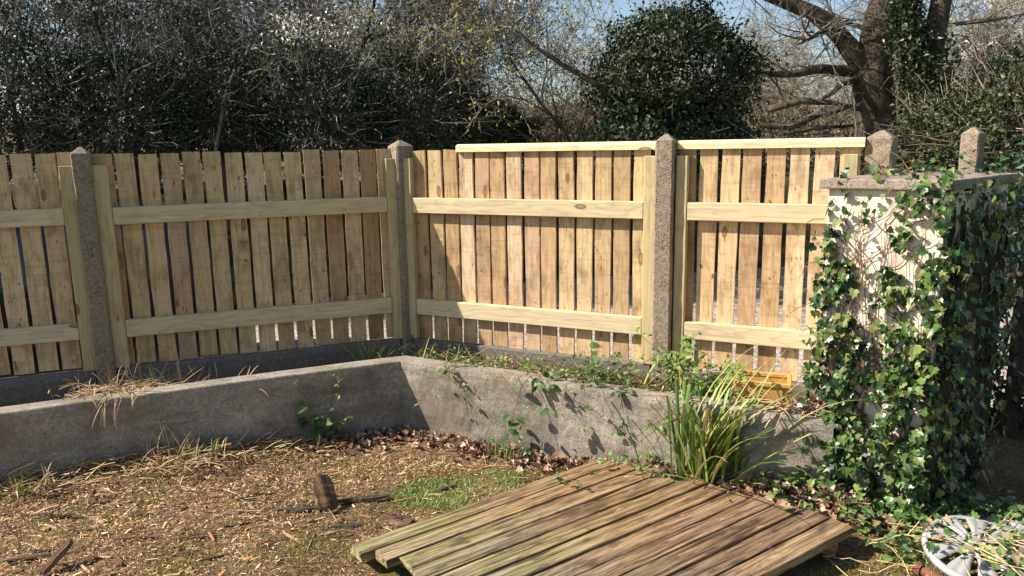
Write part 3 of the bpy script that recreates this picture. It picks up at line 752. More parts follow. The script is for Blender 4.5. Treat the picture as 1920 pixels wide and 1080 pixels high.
def crate():
    c = (1.235, 3.60, .315); t = thing('plastic_crate', 'yellow plastic crate standing in the raised bed beside the pillar', 'crate', c, math.radians(-20))
    w, d, h, th = .125, .085, .20, .006
    for nm, a, b in (('side_panel', (-w, -d, 0), (w, -d + th, h - .04)), ('side_panel', (-w, d - th, 0), (w, d, h - .04)), ('end_panel', (-w, -d + th, 0), (-w + th, d - th, h - .04)), ('end_panel', (w - th, -d + th, 0), (w, d - th, h - .04)), ('floor_panel', (-w + th, -d + th, .003), (w - th, d - th, .01))):
        MB().box(a, b, .002).build(nm, M_YELLOW, t)
    # flared rim with rounded hand hole bridges
    for sy in (-1, 1):
        MB().box((-w - .01, sy * d - .010, h - .042), (w + .01, sy * d + .010, h - .02), .004).build('rim', M_YELLOW, t)
    for sx in (-1, 1): MB().box((sx * w - .010, -d + .011, h - .041), (sx * w + .010, d - .011, h - .021), .004).build('rim', M_YELLOW, t)
    for x in (-.09, .09): MB().box((x - .006, -d - .006, .01), (x + .006, -d - .0005, h - .045), .001).build('rib', M_YELLOW, t)
crate()

# ------------------------------------------------------------------ plants near the wall
def blade_mesh(L, w, bend, mat, seed, tip=1.0, cut=False):
    n = 8; g = np.random.default_rng(seed); V = []; ang = math.radians(90) ; p = np.array([0., 0., 0.])
    for q in range(n + 1):
        f = q / n; ww = w * (1 - (0 if cut else tip) * max(0, f - .35) ** 1.6 / .65 ** 1.6 * .96) * (.7 + .3 * min(1, f * 4))
        V += [[-ww / 2, p[1], p[2]], [0, p[1] - .25 * ww, p[2]], [ww / 2, p[1], p[2]]]
        p = p + np.array([0, math.cos(ang), math.sin(ang)]) * L / n; ang -= bend / n * (.4 + 1.2 * f)
    F = [[q * 3 + e, q * 3 + e + 1, q * 3 + e + 4, q * 3 + e + 3] for q in range(n) for e in range(2)]
    return mesh_np('blade', np.array(V), np.array(F), mat, smooth=True)
def lean(az, tilt): return Matrix.Rotation(az, 4, 'Z') @ Matrix.Rotation(-tilt, 4, 'X')
def strappy():
    c = np.array([.915, 3.34, .045]); t = thing('strap_leaf_plant', 'clump of green strap leaves growing at the foot of the wall', 'plant', c)
    g = np.random.default_rng(3)
    long_ = [blade_mesh(g.uniform(.55, .8), g.uniform(.014, .020), g.uniform(.5, 1.6), M_BLADE, k) for k in range(6)]
    short = [blade_mesh(g.uniform(.26, .46), g.uniform(.013, .020), g.uniform(.1, .8), M_BLADE, 20 + k, cut=True) for k in range(6)]
    for k in range(150):
        lg = k < 44; me = (long_ if lg else short)[g.integers(6)]
        # long ones lean right (az so that +y of the blade points to +x), short ones fan all round
        az = g.normal(-math.pi / 2, .55) if lg else g.uniform(-math.pi, math.pi); tl = abs(g.normal(.4, .26)) if lg else abs(g.normal(.22, .2))
        M = Matrix.Translation((g.normal(-.02, .085), g.normal(0, .03), 0)) @ lean(az, tl) @ Matrix.Scale(g.uniform(.75, 1.12), 4)
        link('blade', me, t, M=M)
    for k in range(10):
        M = Matrix.Translation((g.normal(0, .06), g.normal(-.02, .03), 0)) @ lean(g.uniform(-math.pi, math.pi), g.uniform(.9, 1.3)) @ Matrix.Scale(.6, 4); link('blade', short[k % 6], t, M=M)
strappy()

def leafy(name, label, cat, base, stems, me, leaf=(.02, .04), per=7, mat=None, seed=1, group=None, drop=0.0, rad=.0022):
    """stems: list of point lists relative to base"""
    t = thing(name, label, cat, base, 0, group); g = np.random.default_rng(seed); mb = MB()
    for P in stems:
        P = np.array(P, float)
        if len(P) < 4:   # smooth the polyline
            s = np.linspace(0, 1, 9); n = len(P); co = [np.interp(s, np.linspace(0, 1, n), P[:, k]) for k in range(3)]; P = np.stack(co, -1); P += g.normal(0, .006, P.shape) * np.linspace(0, 1, 9)[:, None]
        mb.tube(P, np.linspace(rad, rad * .4, len(P)), 5)
        for k in range(per):
            f = g.uniform(.2, 1); q = P[min(len(P) - 1, int(f * len(P)))]; d = g.normal(0, 1, 3); d[2] = d[2] * .5 - drop
            nv = np.array([-.4, -.35, .9]) + g.normal(0, .5, 3); d = nrm(d); s = g.uniform(*leaf)
            R = frames((d - nrm(nv) * (d @ nrm(nv)))[None], nv[None])[0]
            q2 = q + d * s * .35; link('leaf', me, t, M=mat4(R, q2, s))
    mb.build('stem', mat or M_BRSTEM, t); return t
g = np.random.default_rng(77)
def arcs(n, h, spread, g, up=1.0):
    out = []
    for k in range(n):
        az = g.uniform(0, 2 * math.pi); r_ = spread * g.uniform(.3, 1); hh = h * g.uniform(.5, 1.1)
        out.append([(0, 0, 0), (r_ * .4 * math.cos(az), r_ * .4 * math.sin(az), hh * .7), (r_ * math.cos(az), r_ * math.sin(az), hh * up)])
    return out
BEDZ = .30
def onbed(px, py): p = at(px, py, BEDZ + .02); return (p[0], p[1], BEDZ)
leafy('weed', 'pale green leafy weed in front of the pitted middle post', 'weed', (.86, 3.86, BEDZ), arcs(26, .33, .22, g), ME_YG, (.022, .042), 9, None, 2)
leafy('weed', 'low tangle of green weeds in the bed between post and crate', 'weed', (1.0, 3.68, BEDZ), arcs(34, .27, .26, g), ME_YG, (.02, .04), 8, None, 3)
leafy('weed', 'dense low weeds growing in the bed behind the bend of the wall', 'weed', (.02, 4.17, BEDZ - .01), arcs(38, .12, .26, g), ME_YG, (.014, .028), 8, None, 4)
leafy('weed', 'sparse small weeds in the bed left of the pitted middle post', 'weed', (.50, 3.91, BEDZ), arcs(30, .2, .28, g), ME_BR, (.018, .034), 7, None, 5)
leafy('weed', 'bright little weed leaves tucked against the wall bend', 'weed', (-.25, 4.36, BEDZ - .02), arcs(18, .10, .18, g), ME_YG, (.014, .026), 6, None, 6)
# brambles over the wall
def px_stem(base, pts, z0s):
    return [tuple(at(x, y, z)[:3] - np.array(base)) for (x, y), z in zip(pts, z0s)]
b = np.array([.14, 3.93, BEDZ]); wy = lambda x: np.interp(x, WR[:, 0], WR[:, 1])
leafy('bramble', 'bramble spray with large dark leaves hanging over the sunlit wall', 'bramble', b,
      [[(0, 0, 0), (.0, -.08, .15), (.02, -.17, .12), (.06, -.25, .03)], [(0, 0, 0), (-.05, -.07, .14), (-.10, -.12, .10), (-.14, -.16, -.04), (-.17, -.18, -.12)], [(0, 0, 0), (.05, -.05, .14), (.08, -.18, .08)], [(0, 0, .05), (-.03, -.12, .13), (-.06, -.16, .0)]], ME_BR, (.045, .075), 5, None, 12, None, .8, .003)
b = np.array([-.02, 3.83, .0])
leafy('bramble', 'low bramble shoot climbing the sunlit wall from the ground', 'bramble', b,
      [[(0, 0, 0), (-.02, .0, .12), (-.05, .03, .22)], [(0, 0, 0), (.04, -.01, .1), (.02, .0, .2)], [(0, 0, 0), (-.06, -.02, .05), (-.12, -.03, .14)], [(0, 0, .02), (.08, -.03, .06), (.13, -.05, .05)]], ME_BR, (.025, .05), 7, None, 13, None, .2)
b = np.array([.42, 3.83, BEDZ])
leafy('bramble', 'upright bramble sprig with paired leaves before the lower rail', 'bramble', b, [[(0, 0, 0), (.01, .0, .2), (-.04, .0, .30)], [(0, 0, 0), (.05, .02, .12), (.10, .0, .15)]], ME_BR, (.04, .065), 5, None, 14)
b = np.array([.78, 3.78, BEDZ])
leafy('bramble', 'tall thin bramble cane standing beside the pitted middle post', 'bramble', b, [[(0, 0, 0), (-.02, .02, .22), (-.04, .02, .40)], [(-.03, .02, .26), (-.14, .0, .20), (-.26, -.02, .1)], [(-.03, .02, .30), (.08, -.02, .26)]], ME_YG, (.025, .045), 5, None, 15)
b = np.array([1.05, 3.55, BEDZ])
leafy('bramble', 'long bramble canes trailing left over the wall above the timber panel', 'bramble', b,
      [[(0, 0, .06), (-.2, -.12, .14), (-.42, -.16, .02), (-.62, -.15, -.15)], [(0, 0, .04), (-.12, -.16, .12), (-.36, -.20, .05), (-.55, -.2, -.1), (-.7, -.18, -.22)], [(0, 0, 0), (-.3, -.15, .06), (-.5, -.2, -.18)]], ME_YG, (.022, .04), 9, None, 16, None, .3, .003)
b = np.array([.60, 3.47, .04])
leafy('weed', 'small creeping weed with round leaves between wall and timber panel', 'weed', b, arcs(9, .12, .2, g), ME_YG, (.02, .035), 6, None, 17)
# sprig hanging on the shaded wall
b = np.array([-.98, 4.10, .43])
leafy('ivy_sprig', 'dry ivy sprig hanging down the shaded wall', 'ivy', b, [[(0, 0, 0), (-.01, -.03, -.02), (-.03, -.04, -.14), (-.06, -.05, -.26), (-.07, -.06, -.36)], [(0, -.02, 0), (.02, -.04, -.06), (.0, -.05, -.16)], [(-.05, -.05, -.24), (.0, -.09, -.30), (.06, -.1, -.24)]], ME_YG, (.018, .032), 10, M_BRSTEM, 18, None, .6)
b = np.array([-1.06, 4.02, .02])
leafy('weed', 'dull green weed with arching leaves at the foot of the shaded wall', 'weed', b, arcs(7, .24, .12, g), ME_BR, (.05, .08), 3, None, 19)

def stalk_tuft(label, base, n, L, spread, mat_, seed, lying=0.0, cat='dead stalks', name='dead_stalk_tuft', w=(.004, .009), az0=None, group=None):
    t = thing(name, label, cat, base, 0, group); g = np.random.default_rng(seed)
    mes = [blade_mesh(L * g.uniform(.6, 1.15), g.uniform(*w), g.uniform(.05, 1.4), mat_, seed * 10 + k, .8) for k in range(6)]
    for k in range(n):
        az = g.uniform(-math.pi, math.pi) if az0 is None else g.normal(az0, .7)
        tl = abs(g.normal(.35, .3)) if g.random() > lying else g.uniform(1.2, 1.65)
        M = Matrix.Translation((g.normal(0, spread), g.normal(0, spread * .4), g.uniform(0, .02))) @ lean(az, tl) @ Matrix.Scale(g.uniform(.6, 1.15), 4)
        link('blade', mes[g.integers(6)], t, M=M)
    return t
p = at(200, 735, .43); stalk_tuft('heap of dead straw lying across the shaded wall top', (p[0], p[1] + .02, .42), 150, .13, .13, M_STRAW, 21, .9)
p = at(255, 705, .43); stalk_tuft('grey dead stalks at the foot of the left fence post', (-2.05, 4.10, .34), 130, .2, .14, M_STRAW, 22, .75)
t = thing('hanging_straw', 'wisps of straw hanging down the face of the shaded wall', 'straw', (-2.06, 3.66, .42)); g2 = np.random.default_rng(8)
hb = [blade_mesh(.22, .006, .5, M_STRAW, 300 + k, .8) for k in range(4)]
for k in range(13):
    M = Matrix.Translation((g2.normal(0, .05), 0, 0)) @ lean(g2.normal(math.pi, .5) - .4, g2.uniform(2.2, 2.75)) @ Matrix.Scale(g2.uniform(.5, 1.1), 4); link('blade', hb[k % 4], t, M=M)
p = at(330, 830, .1); stalk_tuft('broken dead stems standing against the shaded wall', (-1.80, 3.70, .09), 26, .26, .09, M_STRAW, 23, .2)
p = at(330, 870, .1); stalk_tuft('mound of cut dead stalks with a few green shoots', (-1.72, 3.60, .09), 150, .12, .14, M_STRAW, 24, .8)
for k, (x, y, lb, n) in enumerate([(357, 868, 'short green grass shoots rising from the dead stalk mound', 14), (402, 862, 'bright cut grass tuft right of the dead stalk mound', 16), (438, 845, 'thin green grass shoots nearest the shaded wall', 9), (40, 925, 'green and straw grass tuft beside the left picture edge', 16), (90, 915, 'pale dry grass tuft left of the dead stalk mound', 18)]):
    p = at(x, y, .07); stalk_tuft(lb, (p[0], p[1], float(ground_z(p[0], p[1]))), n, .10, .02, M_BLADE if k < 4 else M_STRAW, 30 + k, .15, 'grass', 'grass_tuft', (.005, .009))
stalk_tuft('fresh green grass tuft on the bed near the corner post', (-.87, 4.60, .27), 34, .27, .05, M_BLADE, 41, 0, 'grass', 'grass_tuft', (.006, .010))
stalk_tuft('green blades beside the wall bend in the bed', (-.45, 4.45, .29), 18, .2, .07, M_BLADE, 42, 0, 'grass', 'grass_tuft', (.005, .009))
stalk_tuft('thin grass tuft at the foot of the sunlit wall', (-.05, 3.74, .02), 16, .13, .03, M_BLADE, 43, 0, 'grass', 'grass_tuft', (.004, .008))
stalk_tuft('flopped green strap leaves in the bed before the lower fence rail', (.62, 3.80, .31), 22, .28, .08, M_BLADE, 44, .6, 'plant', 'strap_leaf_tuft', (.010, .016))
stalk_tuft('dry bent strap leaves draped on the wall beside the pillar', (1.26, 3.36, .42), 24, .26, .05, M_STRAW, 45, .9, 'dead stalks', 'dead_stalk_tuft', (.008, .014), math.pi / 2)
b = at(1062, 905, .10)
leafy('fallen_twig', 'small withered leafy twig lying on the timber panel', 'twig', (b[0], b[1], .105), [[(-.06, .04, .02), (-.02, .02, .05), (.02, -.03, .02), (.07, -.08, .012)], [(-.03, .03, .04), (-.05, -.02, .012)]], ME_BR, (.018, .03), 6, None, 51)
# flower sprig and small leaves by the pillar foot
p = at(1622, 905, .1); leafy('blue_flower', 'small blue flower cluster at the pillar foot', 'flower', (p[0], p[1], .08), arcs(5, .07, .04, g), mesh_np('leaf', OV_V, OV_F, M_BLUEF), (.010, .014), 3, None, 52)
for k, (x, y) in enumerate([(1512, 880), (1490, 905)]):
    p = at(x, y, .1); leafy('weed', ['pale lobed seedling between panel end and pillar', 'tiny seedling behind the panel end'][k], 'weed', (p[0], p[1], float(ground_z(p[0], p[1]))), arcs(6, .08, .06, g), ME_YG, (.022, .04), 4, None, 60 + k)

# ------------------------------------------------------------------ loose timber and debris
def chunk(name, label, px, py, L, w, h, yaw, pitch=0, roll=0, z=None, mat_=None, cat='wood', group=None, seed=0, nails=0):
    p = at(px, py, .03); z = float(ground_z(p[0], p[1])) + h / 2 if z is None else z
    g = np.random.default_rng(seed + 900); n = 9; V = []
    for q in range(n):
        f = q / (n - 1); ww = w / 2 * (1 - .55 * abs(2 * f - 1) ** 3 * g.uniform(.3, 1)); hh = h / 2 * (1 - .4 * abs(2 * f - 1) ** 2 * g.uniform(.2, 1))
        for e in range(6):
            a_ = e * math.pi / 3 + .3; V.append([(f - .5) * L + g.normal(0, L * .012), ww * math.cos(a_) * g.uniform(.8, 1.1), hh * math.sin(a_) * g.uniform(.8, 1.1)])
    F = [[q * 6 + e, q * 6 + (e + 1) % 6, (q + 1) * 6 + (e + 1) % 6, (q + 1) * 6 + e] for q in range(n - 1) for e in range(6)]
    mb = MB().add(V, np.array(F)[:, ::-1]); mb.F[6] = [np.array([list(range(6)), [(n - 1) * 6 + e for e in range(6)][::-1]])]
    M = Matrix.Translation((p[0], p[1], z)) @ Matrix.Rotation(yaw, 4, 'Z') @ Matrix.Rotation(-pitch, 4, 'Y') @ Matrix.Rotation(roll, 4, 'X')
    if nails:
        t = thing(name, label, cat, (0, 0, 0), 0, group); t.matrix_local = M; link('plank', mb.mesh('plank', mat_ or M_ROT), t)
        for k in range(nails): MB().tube([(L * g.uniform(-.3, .4), w * g.uniform(-.3, .3), 0), (L * g.uniform(-.3, .4), w * g.uniform(-.3, .3), h * .5 + .03)], .0022, 6).build('nail', M_NAIL, t)
        return t
    o = link(name, mb.mesh(name, mat_ or M_ROT), None, M=M); return tag(o, label, cat, group)
chunk('wood_chunk', 'upright rotten wood chunk leaning on a dark splinter', 612, 940, .17, .11, .05, math.radians(125), math.radians(48), .1, .07, seed=1)
chunk('wood_splinter', 'long dark rotten splinter lying left of the wood chunk', 560, 943, .24, .04, .024, math.radians(6), seed=2, mat_=M_BARK2)
chunk('wood_splinter', 'dark rotten strip pointing from the wood chunk to the grass', 680, 930, .24, .04, .022, math.radians(12), seed=3, mat_=M_BARK2)
chunk('wood_splinter', 'thin black strip below the wood chunk', 650, 975, .20, .026, .018, math.radians(5), seed=4, mat_=M_BARK2)
chunk('broken_board', 'broken board end with nails beside the timber panel', 742, 968, .16, .085, .02, math.radians(-25), 0, .1, seed=5, nails=5)
chunk('wood_chunk', 'brown stick lying on the green grass patch', 838, 902, .09, .022, .018, math.radians(38), seed=6)
chunk('wood_splinter', 'pale split wood sliver on the green grass patch', 815, 918, .075, .022, .012, math.radians(-5), seed=7, mat_=M_STRAW)
chunk('wood_splinter', 'tan bent sliver right of the wood chunk', 700, 945, .09, .02, .01, math.radians(-22), seed=8)
chunk('wood_splinter', 'pale stick tucked behind the broken board', 685, 958, .07, .012, .01, math.radians(-30), seed=9, mat_=M_STRAW)
chunk('wood_chunk', 'dark rotten lump standing in the bottom left corner', 108, 1055, .15, .05, .035, math.radians(60), math.radians(32), 0, .055, seed=10)
chunk('wood_splinter', 'long tan splinter near the bottom left corner', 85, 1035, .28, .026, .016, math.radians(14), seed=11)
chunk('wood_splinter', 'pair end of straw coloured splinter above the bottom left corner', 95, 980, .09, .014, .008, math.radians(-28), seed=12, mat_=M_STRAW)
chunk('wood_splinter', 'dark brown strip in the lower left mulch', 250, 1003, .16, .016, .012, math.radians(10), seed=13)
chunk('wood_splinter', 'brown strip lying left of centre in the mulch', 170, 985, .14, .016, .012, math.radians(16), seed=14)
chunk('wood_splinter', 'thin brown stick near the middle of the mulch', 375, 992, .13, .010, .009, math.radians(20), seed=15)
chunk('wood_splinter', 'pale short splinter near the bottom edge', 190, 1038, .08, .014, .009, math.radians(-4), seed=16, mat_=M_STRAW)
chunk('pebble', 'small grey stone lying on the mulch left of the wood chunk', 450, 955, .03, .022, .018, .4, seed=17, mat_=M_CAP, cat='stone')
chunk('wood_splinter', 'long straw coloured stick at the foot of the sunlit wall', 880, 832, .22, .012, .010, math.radians(-18), seed=18, mat_=M_STRAW)
p = at(1473, 996, .14); link('leaf_debris', None) if False else None
o = chunk('dead_leaf', 'curled grey green dead leaf lying on the timber panel', 1473, 996, .05, .022, .014, math.radians(-20), 0, 0, .142, seed=19, mat_=M_DEAD, cat='leaf')
for k, (x, y, s, lb) in enumerate([(1455, 965, .045, 'pinkish curled dead leaf near the panel end'), (1253, 905, .05, 'pale dead leaf beside the strap leaf plant'), (1085, 828, .085, 'large pale curled dead leaf at the wall foot'), (1035, 838, .075, 'brown crumpled dead leaf left of the large pale one'), (1530, 895, .06, 'pink dead leaf at the dry roots of the ivy'), (1460, 915, .055, 'dead leaf on the litter left of the pillar')]):
    p = at(x, y, .09); R = frames(np.array([[math.cos(k * 2.1), math.sin(k * 2.1), .1]]), np.array([[-.3, -.5, .8]]))[0]
    o = link('dead_leaf', ME_DEAD, None, M=mat4(R, (p[0], p[1], (float(ground_z(p[0], p[1])) + .018) if k else .135), s)); tag(o, lb, 'leaf')
p = at(1398, 907, .09); o = link('yellow_leaf', ME_YEL, None, M=mat4(frames(np.array([[.3, .6, .5]]), np.array([[-.5, -.6, .6]]))[0], (p[0], p[1], float(ground_z(p[0], p[1])) + .01), .05)); tag(o, 'single bright yellow leaf on the litter right of the strap leaf plant', 'leaf')

# ------------------------------------------------------------------ ground cover (stuff)
def in_panel(x, y):
    LA, RA, RB = at(660, 1018, .085)[:2], at(1130, 856, .10)[:2], at(1611, 984, .11)[:2]
    M = np.linalg.inv(np.stack([RA - LA, RB - RA], -1)); q = (np.stack([x, y], -1) - LA) @ M.T
    return (q[..., 0] > .0) & (q[..., 0] < 1.0) & (q[..., 1] > 0.0) & (q[..., 1] < 1.0)
def front_of_wall(x, y):
    fy = np.where(x < -.655, np.interp(x, WL[:, 0], WL[:, 1]), np.interp(x, WR[:, 0], WR[:, 1])); return y < fy - .01
def green_mask(x, y):
    a = np.exp(-(((x + .20) / .42) ** 2 + ((y - 3.40) / .22) ** 2)); b = 1.4 * np.exp(-(((x - 1.40) / .33) ** 2 + ((y - 2.6) / .35) ** 2))
    c = .75 * np.exp(-(((x + .85) / .6) ** 2 + ((y - 2.8) / .42) ** 2))
    return np.clip(a * 1.7 + b * 1.4 + c, 0, 1) * (.35 + .9 * vnoise(x * 6, y * 6, 44))
def scatter(n, x0, x1, y0, y1, g):
    x = g.uniform(x0, x1, n); y = g.uniform(y0, y1, n); k = front_of_wall(x, y) & ~in_panel(x, y); return x[k], y[k]
g = np.random.default_rng(99)
x, y = scatter(170000, -3.2, 2.6, 2.0, 4.3, g)
gm = green_mask(x, y); keep = g.random(len(x)) > np.clip(gm * 1.2, 0, .96); keep &= ~((x > 1.1) & (g.random(len(x)) < .6)); x, y = x[keep], y[keep]; m = len(x)
az = g.normal(.2, 1.15, m); Ln = g.gamma(1.5, .0065, m) + .004; Ln = np.minimum(Ln, .08); wd = g.uniform(.001, .0036, m) * (1 + Ln * 6); bigc = g.random(m) < .014; wd[bigc] *= 2.6; Ln[bigc] *= 2.2
d = np.stack([np.cos(az), np.sin(az), g.normal(.05, .25, m)], -1)
CH_V = np.array([[-.5, 0, 0], [.5, .15, .02], [.45, .5, .06], [.4, 1, 0], [-.4, .95, .0], [-.55, .5, .05]]); CH_F = np.array([[0, 1, 2, 5], [5, 2, 3, 4]])
nv = np.stack([g.normal(0, .45, m), g.normal(0, .45, m), np.ones(m)], -1)
R = frames(d, nv); T = np.stack([x, y, ground_z(x, y) + g.uniform(.001, .012, m)], -1); S = np.stack([wd, Ln, Ln], -1)
V, F = replicate(CH_V, CH_F, R, T, S)
pal = [(.74, .58, .38), (.66, .50, .32), (.56, .41, .26), (.34, .22, .13), (.20, .12, .07), (.58, .42, .25), (.40, .23, .11), (.62, .46, .27), (.28, .14, .065), (.15, .08, .04), (.36, .17, .08), (.06, .035, .02), (.10, .055, .03), (.48, .31, .16), (.07, .04, .025)]
tag(link('wood_mulch', mesh_np('wood_mulch', V, F, M_STRAWT, np.repeat(pick_tints(pal, m, g) * np.array([1.2, 1.12, 1.04]), 6, 0))), 'brown wood chips and straw covering the ground', 'mulch', None, 'stuff')
# green grass and moss
x, y = scatter(160000, -2.2, 2.4, 2.0, 3.9, g); gm = green_mask(x, y); k = g.random(len(x)) < gm * 1.1; x, y = x[k], y[k]; m = len(x)
az = g.uniform(-math.pi, math.pi, m); fresh = ((x > 1.0) & (vnoise(x * 12, y * 12, 47) > .6)) | (np.exp(-(((x + .16) / .42) ** 2 + ((y - 3.40) / .22) ** 2)) * (.3 + vnoise(x * 9, y * 9, 46)) > .30); Ln = g.uniform(.010, .024, m) * (1 + .7 * fresh); d = np.stack([np.cos(az), np.sin(az), g.uniform(.3, 1.6, m)], -1); nv = rand_dirs(m, g)
V, F = replicate(np.array([[-.5, 0, 0], [.5, 0, 0], [.35, .6, .05], [0, 1, -.05], [-.35, .6, .05]]), np.array([[0, 1, 2, 4], [4, 2, 3, 3]])[:1], frames(d, nv), np.stack([x, y, ground_z(x, y)], -1), np.stack([np.full(m, .0028), Ln, Ln], -1))
tn = np.where(fresh[:, None], pick_tints([(.13, .24, .04), (.2, .32, .06), (.3, .38, .09)], m, g), pick_tints([(.16, .17, .035), (.26, .23, .06), (.32, .24, .07), (.11, .13, .03), (.36, .25, .09)], m, g))
tag(link('grass_cover', mesh_np('grass_cover', V, F, M_LEAFT, np.repeat(tn, 5, 0))), 'short green grass and moss on the ground', 'grass', None, 'stuff')
# leaf litter along the wall foot
m = 1500; f = g.random(m); sx = -1.1 + f * 2.75; fy = np.where(sx < -.655, np.interp(sx, WL[:, 0], WL[:, 1]), np.interp(sx, WR[:, 0], WR[:, 1]))
sy = fy - .015 - np.abs(g.normal(0, .10, m)) - .02; k = ~in_panel(sx, sy) & (sx < 1.75); sx, sy = sx[k], sy[k]; m = len(sx)
d = np.stack([g.normal(0, 1, m), g.normal(0, 1, m), g.normal(0, .3, m)], -1); nv = np.stack([g.normal(0, .6, m), g.normal(0, .6, m), np.ones(m)], -1)
V, F = replicate(DL_V, DL_F, frames(d, nv), np.stack([sx, sy, ground_z(sx, sy) + g.uniform(.003, .03, m)], -1), g.uniform(.018, .05, m))
tn = pick_tints([(.42, .28, .19), (.30, .17, .10), (.52, .40, .30), (.20, .11, .06), (.10, .06, .04)], m, g)
tag(link('leaf_litter', mesh_np('leaf_litter', V, F, M_STRAWT, np.repeat(tn, len(DL_V), 0))), 'dead brown leaves gathered along the wall foot', 'leaves', None, 'stuff')
# thin twigs over the ground
m = 900; sx = g.uniform(-2.6, 2.3, m); sy = g.uniform(2.2, 4.1, m); k = front_of_wall(sx, sy) & ~in_panel(sx, sy); sx, sy = sx[k], sy[k]; m = len(sx); az = g.normal(.3, .9, m); Ln = g.uniform(.04, .16, m)
p0 = np.stack([sx, sy, ground_z(sx, sy) + .006], -1); p1 = p0 + np.stack([np.cos(az) * Ln, np.sin(az) * Ln, g.normal(.01, .012, m)], -1); rr = g.uniform(.0012, .003, m)
V, F = segs_mesh(np.column_stack([p0, p1, rr, rr * .6]), 4)
tag(link('fallen_twigs', mesh_np('fallen_twigs', V, F, M_STRAWT, np.repeat(pick_tints([(.5, .38, .24), (.3, .2, .12), (.16, .1, .06)], m, g), 8, 0))), 'thin dry twigs strewn over the ground', 'twigs', None, 'stuff')
# creeping ivy and weeds at the pillar foot and round the wheel trims
m = 2600; sx = g.uniform(1.12, 2.6, m); sy = g.uniform(2.45, 3.4, m)
fr = nrm(FD) ; dd = (sx - PA[0]) * (-fr[1]) * -1 + (sy - PA[1]) * 0
pl = 2.93 - .10 * np.sin(sx * 5) + .20 * (sx < 1.42) + np.where(sx > 1.75, -.45, 0)
k = (g.random(m) < sstep(-.22, .10, sy - pl)) & ~in_panel(sx, sy) & front_of_wall(sx, sy)
M2 = np.linalg.inv(np.stack([FD, RD], -1)); q = (np.stack([sx, sy], -1) - PA) @ M2.T; k &= ~((q[:, 0] > 0) & (q[:, 0] < PW) & (q[:, 1] > 0) & (q[:, 1] < PD))
hub = np.hypot(sx - at(1828, 1030, .07)[0], sy - at(1828, 1030, .07)[1]) < .19; k &= ~(hub & (g.random(m) < .1))
sx, sy = sx[k], sy[k]; m = len(sx); S = g.uniform(.02, .045, m); hz = np.where(np.hypot(sx - at(1828, 1030, .07)[0], sy - at(1828, 1030, .07)[1]) < .19, .10, g.uniform(.01, .085, m))
d = rand_dirs(m, g) * np.array([1, 1, .4]); nv = np.stack([g.normal(-.2, .45, m), g.normal(-.2, .45, m), np.ones(m)], -1)
V, F = replicate(IVY_V, IVY_F, frames(d, nv), np.stack([sx, sy, ground_z(sx, sy) + hz], -1), S)
tn = pick_tints([(.03, .08, .025), (.05, .12, .03), (.10, .18, .04), (.17, .24, .06), (.22, .2, .08)], m, g)
tag(link('creeping_ivy', mesh_np('creeping_ivy', V, F, M_IVYT, np.repeat(tn, len(IVY_V), 0))), 'creeping ivy and weeds covering the ground round the pillar foot', 'ground cover', None, 'stuff')
S_ = []
for k in range(110):
    x0, y0 = g.uniform(1.2, 2.4), g.uniform(2.5, 3.15); az = g.normal(-.5, .8); p = np.array([x0, y0, .03]); d = np.array([math.cos(az), math.sin(az), .25])
    for e in range(6):
        d = nrm(d + g.normal(0, .25, 3) - np.array([0, 0, .08])); q = p + d * g.uniform(.02, .045); q[2] = max(q[2], .02)
        if in_panel(q[0], q[1]): break
        S_.append([*p, *q, .0022, .002]); p = q
S_ = np.array(S_); V, F = segs_mesh(S_, 4); tn = np.repeat(pick_tints([(.5, .38, .2), (.4, .36, .14), (.3, .2, .11)], len(S_), g), 8, 0)
tag(link('creeping_stems', mesh_np('creeping_stems', V, F, M_STRAWT, tn)), 'tan creeping stems tangled round the pillar foot and wheel trims', 'ground cover', None, 'stuff')

